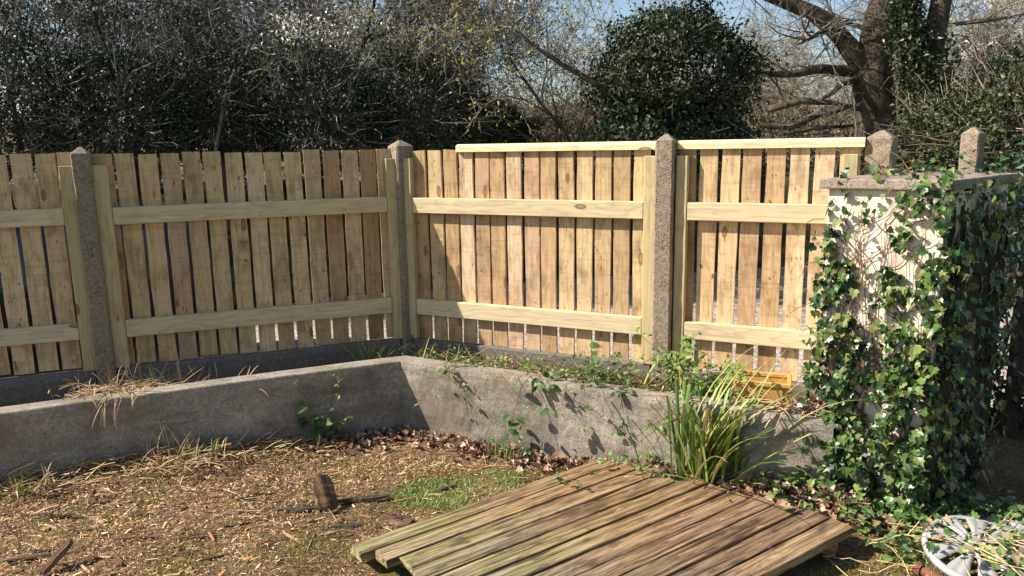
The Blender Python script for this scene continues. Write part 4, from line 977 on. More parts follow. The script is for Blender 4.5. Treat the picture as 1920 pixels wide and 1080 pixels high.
# ------------------------------------------------------------------ dark car parked on the lane behind the left fence
def car():
    rear = np.array([-2.18, 6.0, -.29]); t = thing('parked_car', 'dark blue car parked behind the left fence and seen only through its gaps', 'car', rear, math.radians(17))
    # local: x = 0 at the rear end, body runs to -x; y = 0 near side, y = 1.65 far side
    prof = [(-.02, .32), (.0, .55), (-.04, .86), (-.10, .92), (-.32, 1.36), (-.55, 1.42), (-1.6, 1.43), (-2.15, 1.30), (-2.75, .95), (-3.5, .86), (-3.78, .74), (-3.82, .45), (-3.78, .25), (-.06, .25)]
    P = np.array(prof); n = len(P); V = []
    ys = [0, .05, .82, 1.6, 1.65]
    for y in ys:
        inset = .03 if y in (0, 1.65) else 0
        V += [[p[0] * (1 - .0) - (inset if p[0] > -.5 else -inset if p[0] < -3.4 else 0), y + (0.13 * max(0, (p[1] - .92)) / .5 if y < .5 else -.13 * max(0, (p[1] - .92)) / .5 if y > 1. else 0), p[1] - (inset * .6 if p[1] > .5 else 0)] for p in P]
    F = [[a_ * n + k, a_ * n + (k + 1) % n, (a_ + 1) * n + (k + 1) % n, (a_ + 1) * n + k] for a_ in range(4) for k in range(n)]
    mb = MB().add(V, np.array(F)); mb.F[n] = [np.array([list(range(n))[::-1], list(range(4 * n, 5 * n))])]
    mb.build('body', M_CARB, t)
    for pts in ([(-.45, .95), (-.62, 1.33), (-1.35, 1.36), (-1.35, .95)], [(-1.43, .95), (-1.43, 1.36), (-2.0, 1.30), (-2.5, .97)]):
        yb = lambda z: .13 * max(0, z - .92) / .5 - .006
        MB().add([[p[0], yb(p[1]) - (0 if p[1] < 1 else .0), p[1]] for p in pts] + [[p[0], yb(p[1]) + .004, p[1]] for p in pts], [[0, 1, 2, 3], [7, 6, 5, 4], [0, 4, 5, 1], [1, 5, 6, 2], [2, 6, 7, 3], [3, 7, 4, 0]]).build('side_window', M_GLASS, t)
    MB().add([[-.105, .15, .94], [-.105, 1.5, .94], [-.30, 1.42, 1.33], [-.30, .23, 1.33], [-.125, .15, .94], [-.125, 1.5, .94], [-.32, 1.42, 1.33], [-.32, .23, 1.33]], [[0, 1, 2, 3], [7, 6, 5, 4], [0, 4, 5, 1], [1, 5, 6, 2], [2, 6, 7, 3], [3, 7, 4, 0]]).build('rear_window', M_GLASS, t)
    for y in (.0, 1.5): MB().box((-.07, y - .006, .70), (.008, y + .16, .84), .008).build('tail_light', M_RED, t)
    for x in (-.70, -3.05):
        for y in (-.01, 1.48):
            M = np.eye(4); M[:3, :3] = np.array([[1, 0, 0], [0, 0, 1], [0, 1, 0]]); M[:3, 3] = (x, y, .30)
            w = MB().lathe([(.19, .02), (.28, .0), (.30, .03), (.30, .15), (.28, .18), (.19, .16)], 28, M).build('wheel', M_TYRE, t, True)
            MB().lathe([(0, .012), (.05, .012), (.18, .03), (.19, .02)], 20, M).build('hubcap', M_SILVER, w, True)
    MB().box((-3.70, -.012, .50), (-.06, .0, .54), .002).build('side_moulding', M_TYRE, t)
    MB().box((-1.55, -.02, .84), (-1.40, -.005, .87), .004).build('door_handle', M_TYRE, t)
car()

# ------------------------------------------------------------------ trees and shrubs
def grow(g, p, d, L, r, level, cfg, segs, tips):
    n = cfg['steps'][level]; nk = cfg['kids'][level] if level < len(cfg['kids']) else 0; st = L / n; rr = r; at_ = []
    for k in range(n):
        d = nrm(d + g.normal(0, cfg['wob'], 3) + np.array([0, 0, cfg['up']])); q = p + d * st; r2 = rr - (r * (1 - cfg['taper'])) / n
        segs.append([*p, *q, rr, r2]); p = q; rr = r2; at_.append((p, d, rr, (k + 1) / n))
    if level >= len(cfg['kids']):
        for (q, dd, r_, f) in at_: tips.append((q, dd))
        return
    for k in range(nk):
        lo = cfg.get('lo', .25) if level == 0 else .15; f = lo + (1 - lo) * (k + g.random()) / nk; q, dd, r_, ff = at_[min(n - 1, int(f * n))]
        ax = rand_dirs(1, g)[0]; side = nrm(ax - dd * (ax @ dd)); ang = g.uniform(*cfg['ang'])
        grow(g, q, nrm(dd * math.cos(ang) + side * math.sin(ang)), L * cfg['ratio'] * g.uniform(.7, 1.15) * (1.15 - .45 * f), max(r_ * cfg['rr'], .004), level + 1, cfg, segs, tips)
    tips.append((at_[-1][0], at_[-1][1]))
def spray_template(seed, L=.55, n=7, sub=4, rad=.0062):
    g = np.random.default_rng(seed); segs = []; ends = []; p = np.zeros(3); d = np.array([0, 1., 0])
    for k in range(n):
        d = nrm(d + g.normal(0, .22, 3)); q = p + d * L / n; r_ = rad * (1 - .6 * k / n); segs.append([*p, *q, r_, r_ * .92])
        for s in range(2 if k % 2 else 1):
            e = nrm(d * .5 + rand_dirs(1, g)[0]); a = q; ln = L * g.uniform(.12, .4) * (1 - .5 * k / n)
            b = a + e * ln; segs.append([*a, *b, rad * .62, rad * .38]); ends.append(b)
        p = q; ends.append(q)
    return np.array(segs), np.array(ends)
SPR = [spray_template(k) for k in range(5)]; SPRL = [spray_template(20 + k, .7, 9, 4, .0042) for k in range(4)]
def sprays(tips, per, g, tmpl, scale=(.6, 1.2), spread=.8):
    P = np.array([t_[0] for t_ in tips]); D = np.array([t_[1] for t_ in tips]); VV = []; FF = []; EE = []; n = 0
    for k in range(per):
        sel = g.integers(0, len(tmpl), len(P)); d = nrm(D + g.normal(0, spread, D.shape)); R = frames(d, rand_dirs(len(P), g)); S = g.uniform(*scale, len(P))
        for t_ in range(len(tmpl)):
            m = sel == t_
            if not m.any(): continue
            sv, sf = segs_mesh(tmpl[t_][0], 3); V, F = replicate(sv, sf, R[m], P[m], S[m]); VV.append(V); FF.append(F + n); n += len(V)
            E = np.einsum('mij,mnj->mni', R[m], tmpl[t_][1][None] * S[m][:, None, None]) + P[m][:, None]; EE.append(E.reshape(-1, 3))
    return np.concatenate(VV), np.concatenate(FF), np.concatenate(EE)
BLT = dict(steps=[7, 6, 5, 3], kids=[7, 5, 3], wob=.16, up=.05, taper=.35, ratio=.62, rr=.6, ang=(.4, 1.1), lo=.08)
GREYT = [(.14, .12, .095), (.21, .185, .15), (.075, .062, .048), (.30, .27, .225), (.10, .08, .058)]
BROWNT = [(.20, .155, .105), (.28, .22, .15), (.14, .105, .075), (.33, .28, .2)]
DARKT = [(.012, .028, .012), (.02, .042, .016), (.03, .058, .022), (.045, .075, .028)]
def leaf_cloud(P, size, tints, g, outward=None, shape=(SM_V, SM_F)):
    m = len(P); d = rand_dirs(m, g); d[:, 2] -= .35; nv = rand_dirs(m, g) + (outward if outward is not None else np.array([0, -.2, .6])); R = frames(d, nv)
    V, F = replicate(shape[0], shape[1], R, P, g.uniform(size[0], size[1], m)); return V, F, np.repeat(pick_tints(tints, m, g), len(shape[0]), 0)
def twig_tree(name, label, base, height, seed, tints=GREYT, per=3, lean_=(0, 0), leaves=None, blossom=0, ivy=0, group=None, cfg=BLT, rad=.05, bark_=None, cat='tree', stems=2, tmpl=None, zmin=1.0, ntip=420):
    g = np.random.default_rng(seed); base = np.array(base, float); t = thing(name, label, cat, base, 0, group); segs = []; tips = []
    for k in range(stems):
        az = g.uniform(0, 6.28); d = nrm(np.array([math.cos(az) * .28 + lean_[0], math.sin(az) * .28 + lean_[1], 1.]))
        grow(g, np.array([math.cos(az) * .15 * (stems > 1), math.sin(az) * .15 * (stems > 1), -.25]), d, height * g.uniform(.8, 1.0), rad * g.uniform(.7, 1.1), 0, cfg, segs, tips)
    S = np.array(segs); big = S[:, 6] > .014; V, F = segs_mesh(S[big], 6); link('trunk', mesh_np('trunk', V, F, bark_ or M_BARK2, smooth=True), t)
    V, F = segs_mesh(S[~big], 4); tn = np.repeat(pick_tints(tints, int((~big).sum()), g), 8, 0) * .8
    tips = [q for q in tips if q[0][2] > zmin - base[2]]
    if len(tips) > ntip: tips = [tips[q] for q in g.permutation(len(tips))[:ntip]]
    V2, F2, E = sprays(tips, per, g, tmpl or SPR); tn2 = np.repeat(pick_tints(tints, len(V2) // 6, g), 6, 0)
    o = link('crown', mesh_np('crown', np.concatenate([V, V2]), np.concatenate([F, F2 + len(V)]), M_TWIGT, np.concatenate([tn, tn2])), t)
    def sub(P, n): return P[g.integers(0, len(P), n)]
    if leaves:
        n, size, tl = leaves; P = sub(E, n) + g.normal(0, .02, (n, 3)); V, F, tn = leaf_cloud(P, size, tl, g); link('foliage', mesh_np('foliage', V, F, M_LEAFT, tn), t)
    if blossom:
        blossom = int(blossom * 1.7)
        hi = E[(E[:, 2] + base[2] > 2.75) & (E[:, 2] + base[2] < 4.1)]; w = vnoise(hi[:, 0] * 1.9 + 50, hi[:, 2] * 2.6 + 20, seed); hi = hi[w > .66]
        if len(hi) > 10:
            P = sub(hi, blossom) + g.normal(0, .03, (blossom, 3)); V, F, tn = leaf_cloud(P, (.025, .055), [(.78, .75, .68), (.7, .68, .62), (.6, .58, .5)], g); link('blossom', mesh_np('blossom', V, F, M_LEAFT, tn), t)
    if ivy:
        lo = np.array([q[0] for q in tips]); lo = lo[lo[:, 2] < np.quantile(lo[:, 2], .6)]; P = sub(lo, ivy) + g.normal(0, .16, (ivy, 3)); V, F, tn = leaf_cloud(P, (.035, .065), DARKT, g); link('ivy_foliage', mesh_np('ivy_foliage', V, F, M_IVYT, tn), t)
    return t
def shrub(name, label, c, rad, n, seed, size=(.045, .08), tints=DARKT, group=None, cat='shrub', twigs=60, lump=.35, tw=GREYT, core=True):
    """leafy mound: leaves through an uneven shell"""
    g = np.random.default_rng(seed); c = np.array(c, float); rad = np.array(rad, float); base = np.array([c[0], c[1], c[2] - rad[2] * .9]); t = thing(name, label, cat, base, 0, group)
    d = rand_dirs(n, g); cl = rand_dirs(60, g); ca = g.uniform(.15, 1.0, 60) ** 1.3; lum = .76 + lump * 1.1 * np.max(ca[None] * np.exp((d @ cl.T - 1) * 26), 1) + .07 * np.abs(g.normal(0, 1., n)) ** 1.6
    P = d * rad * (lum * g.uniform(.62, 1.0, n) ** .5)[:, None] + (c - base); V, F, tn = leaf_cloud(P, size, tints, g, d * .8 + np.array([0, 0, .4])); link('foliage', mesh_np('foliage', V, F, M_BUSHT, tn), t)
    S = []
    for k in range(twigs):
        dd = rand_dirs(1, g)[0]; p = (c - base) + dd * rad * g.uniform(.1, .5); e = nrm(dd + g.normal(0, .4, 3))
        for m in range(6): e = nrm(e + g.normal(0, .18, 3) + np.array([0, 0, .04])); q = p + e * rad.mean() * .19; S.append([*p, *q, .008 - .001 * m, .007 - .001 * m]); p = q
    V, F = segs_mesh(np.array(S), 4); o = tag(link('twigs', mesh_np('twigs', V, F, M_TWIGT, np.repeat(pick_tints(tw, len(S), g), 8, 0)), t), kind='stuff')
    mb = MB()
    for k in range(4):
        az = g.uniform(0, 6.28); mb.tube([(math.cos(az) * .1, math.sin(az) * .1, -.5), (math.cos(az) * .2, math.sin(az) * .2, rad[2] * .5), (math.cos(az) * rad[0] * .5, math.sin(az) * rad[1] * .4, rad[2] * 1.2)], [.05, .04, .015], 6)
    mb.build('stem', M_BARK2, t); return t

def hx(px, Y): return (px - 960) / 1445.0 * Y
# blossom thicket on the left
for k, (px, Y, h, bl, iv, lb) in enumerate([
    (-60, 9.6, 3.4, 900, 4500, 'thorn tree with pale blossom cut by the left picture edge'),
    (130, 10.2, 3.7, 1400, 5000, 'dense dark thorn tree above the leftmost fence panel'),
    (330, 10.8, 3.9, 2600, 3000, 'thorn tree with the palest blossom at its top'),
    (500, 10.4, 3.6, 2600, 3000, 'thorn tree in blossom above the middle of the left panel'),
    (680, 10.9, 3.6, 700, 3500, 'bare grey thorn tree above the right end of the left panel'),
    (815, 10.6, 2.6, 2400, 3500, 'thorn tree with a blossom patch standing left of the sky gap')]):
    twig_tree('thorn_tree', lb, (hx(px, Y), Y, .9), h, 100 + k, GREYT, 1, (0, 0), None, bl, iv, 'thorn trees of the hedge', zmin=1.7, ntip=1100)
for k, (px, Y, h) in enumerate([(60, 13, 3.5), (260, 13.5, 3.3), (440, 13.5, 3.6), (620, 13.2, 3.5), (760, 13.5, 2.8)]):
    twig_tree('thorn_tree', ['leftmost bare grey thorn tree of the back row', 'bare grey thorn tree of the back row above the left fence post', 'bare grey thorn tree of the back row, third from the left', 'bare grey thorn tree of the back row, second from the corner post', 'bare grey thorn tree of the back row nearest the corner post'][k], (hx(px, Y), Y, .8), h, 140 + k, GREYT, 1, group='back row of thorn trees', zmin=1.8, ntip=560)
for k, (px, Y, z, r_, lb) in enumerate([
    (30, 8.8, 2.2, (1.1, .7, .95), 'dark ivy thicket behind the leftmost fence panel'), (230, 8.9, 2.05, (1.1, .7, .8), 'dark evergreen mound behind the left fence post'),
    (430, 9.3, 2.15, (.9, .7, .9), 'dark evergreen bush with a pale stem in front'), (610, 9.2, 2.0, (1.0, .7, .75), 'dark evergreen mound behind the middle of the left panel'),
    (790, 9.4, 2.05, (.9, .7, .75), 'dark evergreen bush behind the corner post'), (905, 10.3, 1.8, (.8, .6, .5), 'low dark bush under the sky gap')]):
    shrub('evergreen_bush', lb, (hx(px, Y), Y, z), r_, 11000, 200 + k, (.03, .055), [(.008, .018, .008), (.013, .028, .011), (.02, .038, .016), (.035, .05, .022)], group='dark bushes along the hedge foot', twigs=190)
# single pale stem crossing the dark bush
b = aty(405, 275, 8.8); q = aty(425, 170, 8.8); q2 = aty(440, 130, 8.8)
t = thing('tree_stem', 'single pale upright stem in front of the dark bush', 'stem', (b[0], b[1], -.3)); MB().tube([(0, 0, 0), (.0, .0, b[2] + .3), (q[0] - b[0], 0, q[2] + .3), (q2[0] - b[0], .0, q2[2] + .3)], [.03, .022, .018, .012], 7).build('trunk', bark('pale_bark', (.12, .1, .08), (.24, .21, .17)), t, True)
# young leafed tree
twig_tree('budding_tree', 'slender tree with fresh yellow green leaves right of the sky gap', (hx(1175, 9.6), 9.6, .8), 3.2, 301, BROWNT, 1, (-.20, 0), (3200, (.03, .06), [(.36, .37, .06), (.46, .44, .09), (.26, .29, .05)]), 0, 0, None, BLT, .05, M_BARK2, tmpl=SPRL, zmin=1.5)
P = [aty(1190, 210, 8.9), aty(1130, 165, 8.9), aty(1060, 125, 8.9), aty(1000, 85, 8.9), aty(960, 50, 8.9)]
t = thing('leaning_branch', 'bare branch leaning left from the ivy ball', 'branch', P[0]); MB().tube(np.array(P) - P[0], [.045, .038, .028, .02, .01], 7).build('limb', M_BARK, t, True)
S = [];
for k in range(40):
    g3 = np.random.default_rng(700 + k); f = g3.uniform(.15, 1); i0 = min(3, int(f * 4)); p = P[i0] * (1 - (f * 4 - i0)) + P[i0 + 1] * (f * 4 - i0) - P[0]; d = nrm(np.array([g3.normal(-.2, .5), g3.normal(0, .4), abs(g3.normal(.8, .4))]))
    for m in range(6): d = nrm(d + g3.normal(0, .2, 3)); q = p + d * .09; S.append([*p, *q, .007 - .0009 * m, .006 - .0009 * m]); p = q
V, F = segs_mesh(np.array(S), 4); tag(link('twigs', mesh_np('twigs', V, F, M_TWIGT, np.repeat(pick_tints(BROWNT, len(S), rng), 8, 0)), t), kind='stuff')
# ivy ball
shrub('ivy_covered_tree', 'big round mass of dark glossy ivy above the sunlit fence', (hx(1272, 9.0), 9.0, 2.48), (.90, .8, .75), 19000, 401, (.03, .07), [(.006, .014, .005), (.01, .022, .008), (.016, .032, .01), (.03, .046, .014), (.07, .075, .025)], None, 'tree', 45, .50)
shrub('ivy_covered_tree', 'lower ivy mound under the big ivy mass', (hx(1262, 8.9), 8.9, 1.75), (.98, .6, .55), 6000, 402, (.045, .085), DARKT, None, 'tree', 30, .3)
# oak
def oak():
    Y = 10.4; W = lambda px, py, dy=0: aty(px, py, Y + dy)
    b = W(1648, 300); t = thing('forked_tree', 'bare tree with thick lichened trunk forking above the right fence panel', 'tree', (b[0], b[1], .2)); org = np.array([b[0], b[1], .2]); g = np.random.default_rng(55)
    def limb(name, pts, rad, sides=12):
        P = np.array(pts); s = np.linspace(0, 1, len(P)); ss = np.linspace(0, 1, len(P) * 5); P = np.stack([np.interp(ss, s, P[:, k]) for k in range(3)], -1); ker = np.ones(5) / 5
        P2 = np.stack([np.convolve(np.pad(P[:, k], 2, 'edge'), ker, 'valid') for k in range(3)], -1); R = np.interp(ss, s, rad) * (1 + .06 * (vnoise(ss * 23, ss * 0, 60) - .5) * 2)
        MB().tube(P2 - org, R, sides).build(name, M_BARK, t, True); return P2
    tr = limb('trunk', [np.array([b[0] + .05, b[1], -.3]), W(1650, 290), W(1640, 220), W(1635, 150), W(1640, 100), W(1650, 40), W(1662, -30), W(1670, -120)], [.36, .32, .27, .25, .22, .20, .18, .15])
    l1 = limb('limb', [W(1632, 135), W(1600, 100), W(1570, 60), W(1535, 28), W(1490, 10), W(1440, -8), W(1380, -40)], [.15, .135, .115, .10, .09, .08, .06])
    l2 = limb('limb', [W(1625, 135), W(1580, 133), W(1530, 128, -.2), W(1500, 138, -.3), W(1460, 140, -.3), W(1415, 136, -.3)], [.09, .075, .06, .05, .045, .03])
    l3 = limb('limb', [W(1650, 55), W(1690, 62, -.3), W(1730, 55, -.4), W(1790, 45, -.4), W(1860, 38, -.4), W(1930, 25, -.4)], [.05, .035, .03, .026, .022, .015])
    l4 = limb('limb', [W(1640, 60, -.2), W(1590, 42, -.4), W(1540, 60, -.5), W(1490, 85, -.5)], [.03, .025, .018, .01])
    l5 = limb('limb', [W(1610, 150, -.1), W(1580, 155, -.3), W(1560, 175, -.4), W(1540, 185, -.4)], [.05, .04, .035, .02])
    tips = []; segs = []
    for P, n in ((l1, 16), (l2, 10), (l3, 14), (l4, 10), (tr[len(tr) // 2:], 8)):
        for k in range(n):
            i_ = g.integers(len(P) // 5, len(P)); d = nrm(np.array([g.normal(), g.normal() * .5, g.normal(.2, .8)])); p = P[i_] - org
            grow(g, p, d, g.uniform(.5, 1.2), .014, 2, dict(steps=[5, 5, 5, 4], kids=[5, 5, 4], wob=.2, up=.03, taper=.4, ratio=.55, rr=.6, ang=(.4, 1.1)), segs, tips)
    S = np.array(segs); V, F = segs_mesh(S, 5); tag(link('twigs', mesh_np('twigs', V, F, M_TWIGT, np.repeat(pick_tints([(.10, .08, .06), (.16, .13, .1), (.2, .18, .13)], len(S), g), 10, 0)), t), kind='stuff')
    V, F, E = sprays(tips, 1, g, SPR[:3], (.3, .6)); link('crown', mesh_np('crown', V, F, M_TWIGT, np.repeat(pick_tints([(.14, .115, .09), (.2, .17, .13)], len(V) // 6, g), 6, 0)), t)
oak()
def ivy_trunk():
    Y = 9.6; W = lambda px, py, dy=0: aty(px, py, Y + dy); b = W(1745, 300); org = np.array([b[0], b[1], .2]); g = np.random.default_rng(56)
    t = thing('ivy_clad_tree', 'twin stemmed tree wrapped in ivy right of the bare forked tree', 'tree', org); PP = []
    for pts, rad in (([np.array([b[0], b[1], -.3]), W(1745, 280), W(1735, 180), W(1715, 110), W(1700, 50), W(1692, -20), W(1690, -100)], [.22, .2, .16, .12, .1, .085, .07]),
                     ([W(1738, 180), W(1745, 110), W(1756, 50), W(1765, 0), W(1775, -80)], [.15, .14, .125, .12, .11])):
        P = np.array(pts); s = np.linspace(0, 1, len(P)); ss = np.linspace(0, 1, 30); P = np.stack([np.interp(ss, s, P[:, k]) for k in range(3)], -1); R = np.interp(ss, s, rad)
        MB().tube(P - org, R, 10).build('trunk', M_BARK, t, True); PP.append((P, R))
    pos = []
    for (P, R), n, lo, hi in ((PP[0], 5200, 0, .85), (PP[1], 900, 0, .4)):
        f = lo + (hi - lo) * g.random(n) ** 1.15; i_ = (f * 29).astype(int); d = rand_dirs(n, g); w = vnoise(f * 14, np.zeros(n), 71); pos.append(P[i_] + d * (R[i_] + .02 + .30 * g.random(n) * (.3 + w) * np.where(f < .45, 1.3, .6))[:, None])
    pos = np.concatenate(pos); V, F, tn = leaf_cloud(pos - org, (.045, .085), [(.014, .028, .009), (.025, .045, .013), (.04, .065, .02), (.085, .1, .035)], g); link('ivy_foliage', mesh_np('ivy_foliage', V, F, M_IVYT, tn), t)
ivy_trunk()
# brown brushwood behind on the right
for k, (px, Y, h, bl) in enumerate([(1010, 13.0, 2.0, 0), (1130, 14.0, 2.5, 0), (1400, 14.5, 2.5, 0), (1500, 13.2, 2.2, 0), (1590, 14.5, 2.5, 0), (1700, 14.8, 2.8, 0), (1800, 12.6, 2.8, 900), (1900, 12.0, 2.9, 900), (1990, 11.0, 2.8, 500)]):
    twig_tree('brushwood_tree', ['low brown twiggy tree at the foot of the sky gap', 'brown twiggy tree left of the big ivy mass', 'brown twiggy tree right of the big ivy mass', 'brown twiggy tree under the left limb of the forked tree', 'brown twiggy tree just left of the thick forked trunk', 'brown twiggy tree between forked trunk and ivy clad trunk', 'brown twiggy tree with blossom flecks right of the ivy clad trunk', 'blossom flecked twiggy tree above the lone post', 'twiggy tree with blossom cut by the right picture edge'][k], (hx(px, Y), Y, .7), h, 500 + k, BROWNT, 1, (0, 0), (700, (.025, .05), [(.22, .22, .07), (.3, .27, .1), (.12, .15, .05)]), bl, 0, 'brushwood of the right hedge', tmpl=SPRL, zmin=1.2, ntip=500)
for k, (px, Y, z, r_, n, lb) in enumerate([(1020, 10.8, 1.55, (1.0, .6, .5), 3000, 'low tangle of brush between sky gap and ivy ball'), (1440, 10.6, 1.6, (.9, .6, .45), 2500, 'low brush under the bare branch of the forked tree'), (1560, 11.6, 1.7, (1.0, .6, .5), 2500, 'low brush left of the thick forked trunk'),
    (1765, 8.6, 1.55, (.6, .5, .55), 6000, 'dark leafy bush behind the pillar top'), (1830, 8.0, 1.5, (.7, .6, .7), 6500, 'dark leafy bush right of the lone post'), (1950, 7.4, 1.6, (.7, .6, .95), 7000, 'leafy bush beside the right picture edge'), (1900, 9.8, 2.1, (.6, .5, .7), 3000, 'lighter leafy bush above the lone post')]):
    shrub('hedge_bush', lb, (hx(px, Y), Y, z), r_, n, 600 + k, (.03, .065), [(.012, .022, .008), (.02, .036, .011), (.035, .05, .016), (.08, .085, .03)] if k > 2 else [(.05, .06, .025), (.1, .09, .045), (.14, .12, .06)], 'bushes at the foot of the right hedge', 'shrub', 90, .4, BROWNT)
# fallen lichened boughs left of the forked trunk
for k, (pts, r_, lb) in enumerate([([(1440, 205), (1500, 190), (1560, 192), (1612, 205)], .05, 'upper fallen bough with pale lichen'), ([(1420, 235), (1480, 238), (1540, 215), (1600, 200)], .04, 'lower fallen bough beneath the lichened one'), ([(1470, 250), (1530, 240), (1600, 236)], .035, 'short fallen bough close above the capping rail')]):
    P = np.array([aty(x, y, 10.0 + .1 * k) for x, y in pts]); t = tag(MB().tube(P - P[0], np.linspace(r_, r_ * .6, len(P)), 8).build('fallen_bough', M_BARK, None, True, loc=tuple(P[0])), lb, 'branch')
# sapling with leaves behind the pillar cap
b = aty(1722, 330, 4.4); leafy('weed', 'yellow green sapling leaves showing behind the pillar cap', 'weed', (b[0], b[1], b[2] - .25), arcs(12, .33, .2, rng), ME_YG, (.022, .04), 9, None, 81)

# dark shrub beside the pillar's right side
shrub('shade_bush', 'dark leafy bush squeezed between pillar and right picture edge', (2.86, 4.15, .75), (.42, .35, .95), 3800, 640, (.03, .06), DARKT, None, 'shrub', 50, .3)
# far wood filling the horizon: one mass of brushwood
g = np.random.default_rng(808); m = 1750; X = g.uniform(-13, 17, m); Yf = g.uniform(17.5, 21, m); Zf = .2 + g.random(m) * (2.6 + 1.2 * vnoise(X * .35, X * 0, 91))
tp = [(np.array([a, b, c]), nrm(np.array([d, 0, 1.]))) for a, b, c, d in zip(X, Yf, Zf, g.normal(0, .4, m))]
V, F, E = sprays(tp, 1, g, SPRL, (1.0, 2.0), .5); tn = np.repeat(pick_tints([(.17, .14, .10), (.24, .2, .15), (.12, .1, .08), (.2, .19, .15)], len(V) // 6, g), 6, 0)
tag(link('far_wood', mesh_np('far_wood', V, F, M_TWIGT, tn)), 'brown leafless brushwood far behind the hedge', 'woodland', None, 'stuff')

# low rise behind the hedge
hx_ = np.linspace(-60, 60, 120); ht = np.linspace(0, 1, 12); X, T = np.meshgrid(hx_, ht, indexing='ij'); Yh = 22 + T * 40
Zh = -.4 + (3.0 + 1.0 * vnoise(X * .12, X * 0, 93)) * sstep(0, .35, T) + .5 * (vnoise(X * .8, Yh * .8, 94) - .5)
V = np.stack([X, Yh, Zh], -1).reshape(-1, 3); i, j = np.meshgrid(np.arange(119), np.arange(11), indexing='ij'); a = (i * 12 + j).ravel()
tag(link('hill', mesh_np('hill', V, np.stack([a, a + 12, a + 13, a + 1], -1), simple('scrub_hill', (.13, .105, .07), .95, 0, .1, .6, .8), smooth=True)), 'low scrubby rise far behind the hedge', None, None, 'structure')
# dry litter over the raised bed
g = np.random.default_rng(818); m = 900; f = g.random(m); fx = -.6 + f * 1.9; fy = np.interp(fx, WR[:, 0], WR[:, 1]) + .12 + g.random(m) * .42
ok = (np.stack([fx, fy], -1) - P0[:2]) @ NR[:2] > .06; fx, fy = fx[ok], fy[ok]; m = len(fx); az = g.uniform(0, 6.28, m); Ln = g.uniform(.05, .2, m)
p0 = np.stack([fx, fy, np.full(m, .31) + g.random(m) * .06], -1); p1 = p0 + np.stack([np.cos(az) * Ln, np.sin(az) * Ln * .6, g.normal(.02, .04, m)], -1); rr = g.uniform(.0012, .003, m)
V, F = segs_mesh(np.column_stack([p0, p1, rr, rr * .6]), 4); tn = np.repeat(pick_tints([(.42, .31, .18), (.26, .17, .1), (.13, .08, .05), (.3, .28, .1)], m, g), 8, 0)
tag(link('bed_twigs', mesh_np('bed_twigs', V, F, M_STRAWT, tn)), 'dry twigs strewn over the raised bed', 'twigs', None, 'stuff')
m2 = 1300; sel = g.integers(0, m, m2); P = p0[sel] + np.stack([g.normal(0, .05, m2), g.normal(0, .03, m2), np.abs(g.normal(0, .035, m2))], -1)
V, F, tn = leaf_cloud(P, (.012, .03), [(.10, .17, .03), (.18, .25, .05), (.06, .1, .02), (.3, .2, .1), (.25, .28, .08)], g, None, (OV_V, OV_F))
tag(link('bed_weeds', mesh_np('bed_weeds', V, F, M_LEAFT, tn)), 'tiny weed leaves covering the raised bed soil', 'ground cover', None, 'stuff')

# more splinters in the mulch
g = np.random.default_rng(828); kx = 0
while kx < 34:
    X, Y = g.uniform(30, 640), g.uniform(880, 1075); pp = at(X, Y, .03)
    if in_panel(np.array(pp[0]), np.array(pp[1])) or not front_of_wall(np.array(pp[0]), np.array(pp[1])): continue
    chunk('wood_splinter', 'small splinter of wood lying in the brown mulch', X, Y, g.uniform(.06, .17), g.uniform(.010, .026), g.uniform(.007, .014), g.normal(.3, .6), 0, 0, None, [M_ROT, M_BARK2, M_STRAW][g.integers(3)], 'wood', 'small wood splinters in the mulch', 300 + kx); kx += 1
# pale straw strands along the shaded wall foot
m = 9000; X = g.uniform(-3.2, -1.0, m); Y = g.uniform(2.7, 4.1, m); wd_ = wall_dist(X, Y); k = front_of_wall(X, Y) & (g.random(m) < np.exp(-(wd_ / .16) ** 2)); X, Y = X[k], Y[k]; m = len(X)
az = g.normal(.35, .6, m); Ln = g.uniform(.04, .14, m); d = np.stack([np.cos(az), np.sin(az), g.normal(.08, .2, m)], -1); nv = np.stack([g.normal(0, .5, m), g.normal(0, .5, m), np.ones(m)], -1)
V, F = replicate(CH_V, CH_F, frames(d, nv), np.stack([X, Y, ground_z(X, Y) + g.uniform(.003, .035, m)], -1), np.stack([g.uniform(.003, .007, m), Ln, Ln], -1))
tag(link('straw_strands', mesh_np('straw_strands', V, F, M_STRAWT, np.repeat(pick_tints([(.62, .46, .26), (.5, .36, .2), (.38, .22, .11), (.55, .47, .22), (.2, .12, .06)], m, g), 6, 0))), 'pale straw strands along the foot of the shaded wall', 'straw', None, 'stuff')

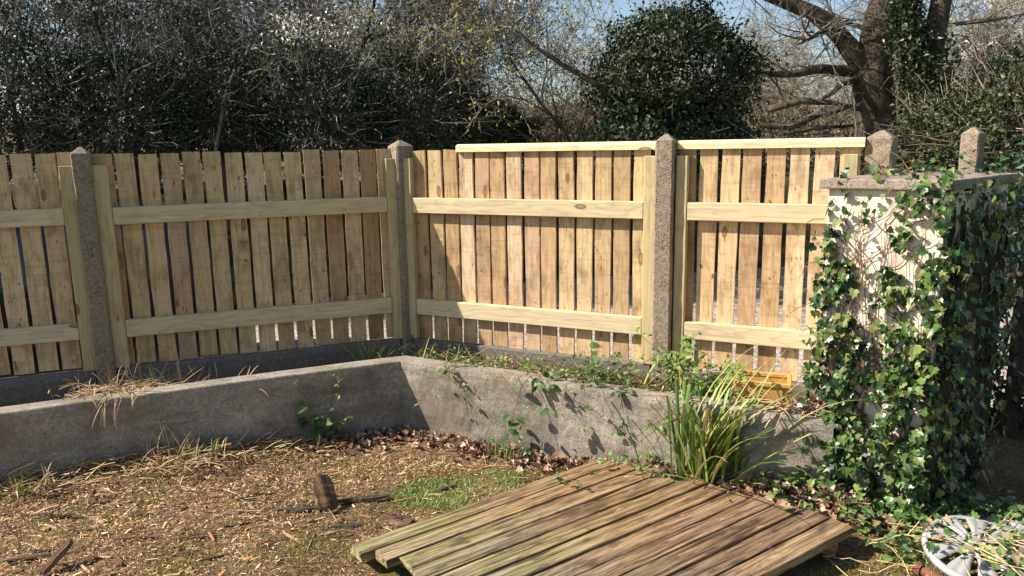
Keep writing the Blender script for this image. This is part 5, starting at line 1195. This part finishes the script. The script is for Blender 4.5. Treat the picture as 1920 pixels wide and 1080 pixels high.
g = np.random.default_rng(838); c = at(1828, 1030, .07); m = 46; a_ = g.uniform(0, 6.28, m); r_ = .2 * np.sqrt(g.random(m)); P = np.stack([c[0] + r_ * np.cos(a_), c[1] + r_ * np.sin(a_), .112 + .03 * g.random(m)], -1)
V, F, tn = leaf_cloud(P, (.018, .042), [(.05, .12, .03), (.1, .18, .04), (.2, .26, .07), (.4, .28, .16)], g, np.array([0, 0, 2.]), (IVY_V, IVY_F)); S_ = []
for k in range(26):
    p = np.array([c[0] + g.normal(0, .13), c[1] + g.normal(0, .1), .115]); az = g.normal(-.7, .5); d = np.array([math.cos(az), math.sin(az), 0.])
    for e in range(5): d = nrm(d + g.normal(0, .18, 3) * np.array([1, 1, .3])); q = p + d * .04; q[2] = max(.108, q[2]); S_.append([*p, *q, .0026, .0024]); p = q
S_ = np.array(S_); V2, F2 = segs_mesh(S_, 4); t = thing('ivy_trail', 'ivy stems and leaves trailing over the silver wheel trim', 'ivy', (c[0], c[1], .06)); o0 = np.array([c[0], c[1], .06])
tag(link('leaf_mass', mesh_np('leaf_mass', V - o0, F, M_IVYT, tn), t), kind='stuff'); tag(link('stems', mesh_np('stems', V2 - o0, F2, M_STRAWT, np.repeat(pick_tints([(.5, .38, .22), (.42, .36, .16)], len(S_), g), 8, 0)), t), kind='stuff')

# more growth spilling over the wall
for k, (X, lb) in enumerate([(.30, 'thin weed spilling over the sunlit wall right of the bramble spray'), (.50, 'leafy weed hanging over the sunlit wall below the middle post'), (-.30, 'small weed creeping over the wall just right of its bend')]):
    b = np.array([X, float(wy(X)) + .13, .40]); gg = np.random.default_rng(850 + k)
    st = [[(0, 0, -.08), (gg.normal(0, .04), -.06, .07), (gg.normal(0, .08), -.15, .03), (gg.normal(0, .1), -.18, -gg.uniform(.04, .2))] for q in range(5)]
    leafy('weed', lb, 'weed', b, st, [ME_YG, ME_BR, ME_YG][k], (.018, .036), 8, None, 860 + k, None, .5)
for k, (X, lb) in enumerate([(.78, 'dry stalks hanging over the wall beside the strap leaf plant'), (.02, 'dry stalks lying over the sunlit wall top')]):
    stalk_tuft(lb, (X, float(wy(X)) + .07, .42), 16, .16, .06, M_STRAW, 870 + k, .8, 'dead stalks', 'dead_stalk_tuft', (.003, .006), math.pi)
stalk_tuft('dark broken stalks lying in the shaded bed left of the corner', (-1.55, 4.02, .36), 22, .16, .12, M_STRAW, 880, .6)
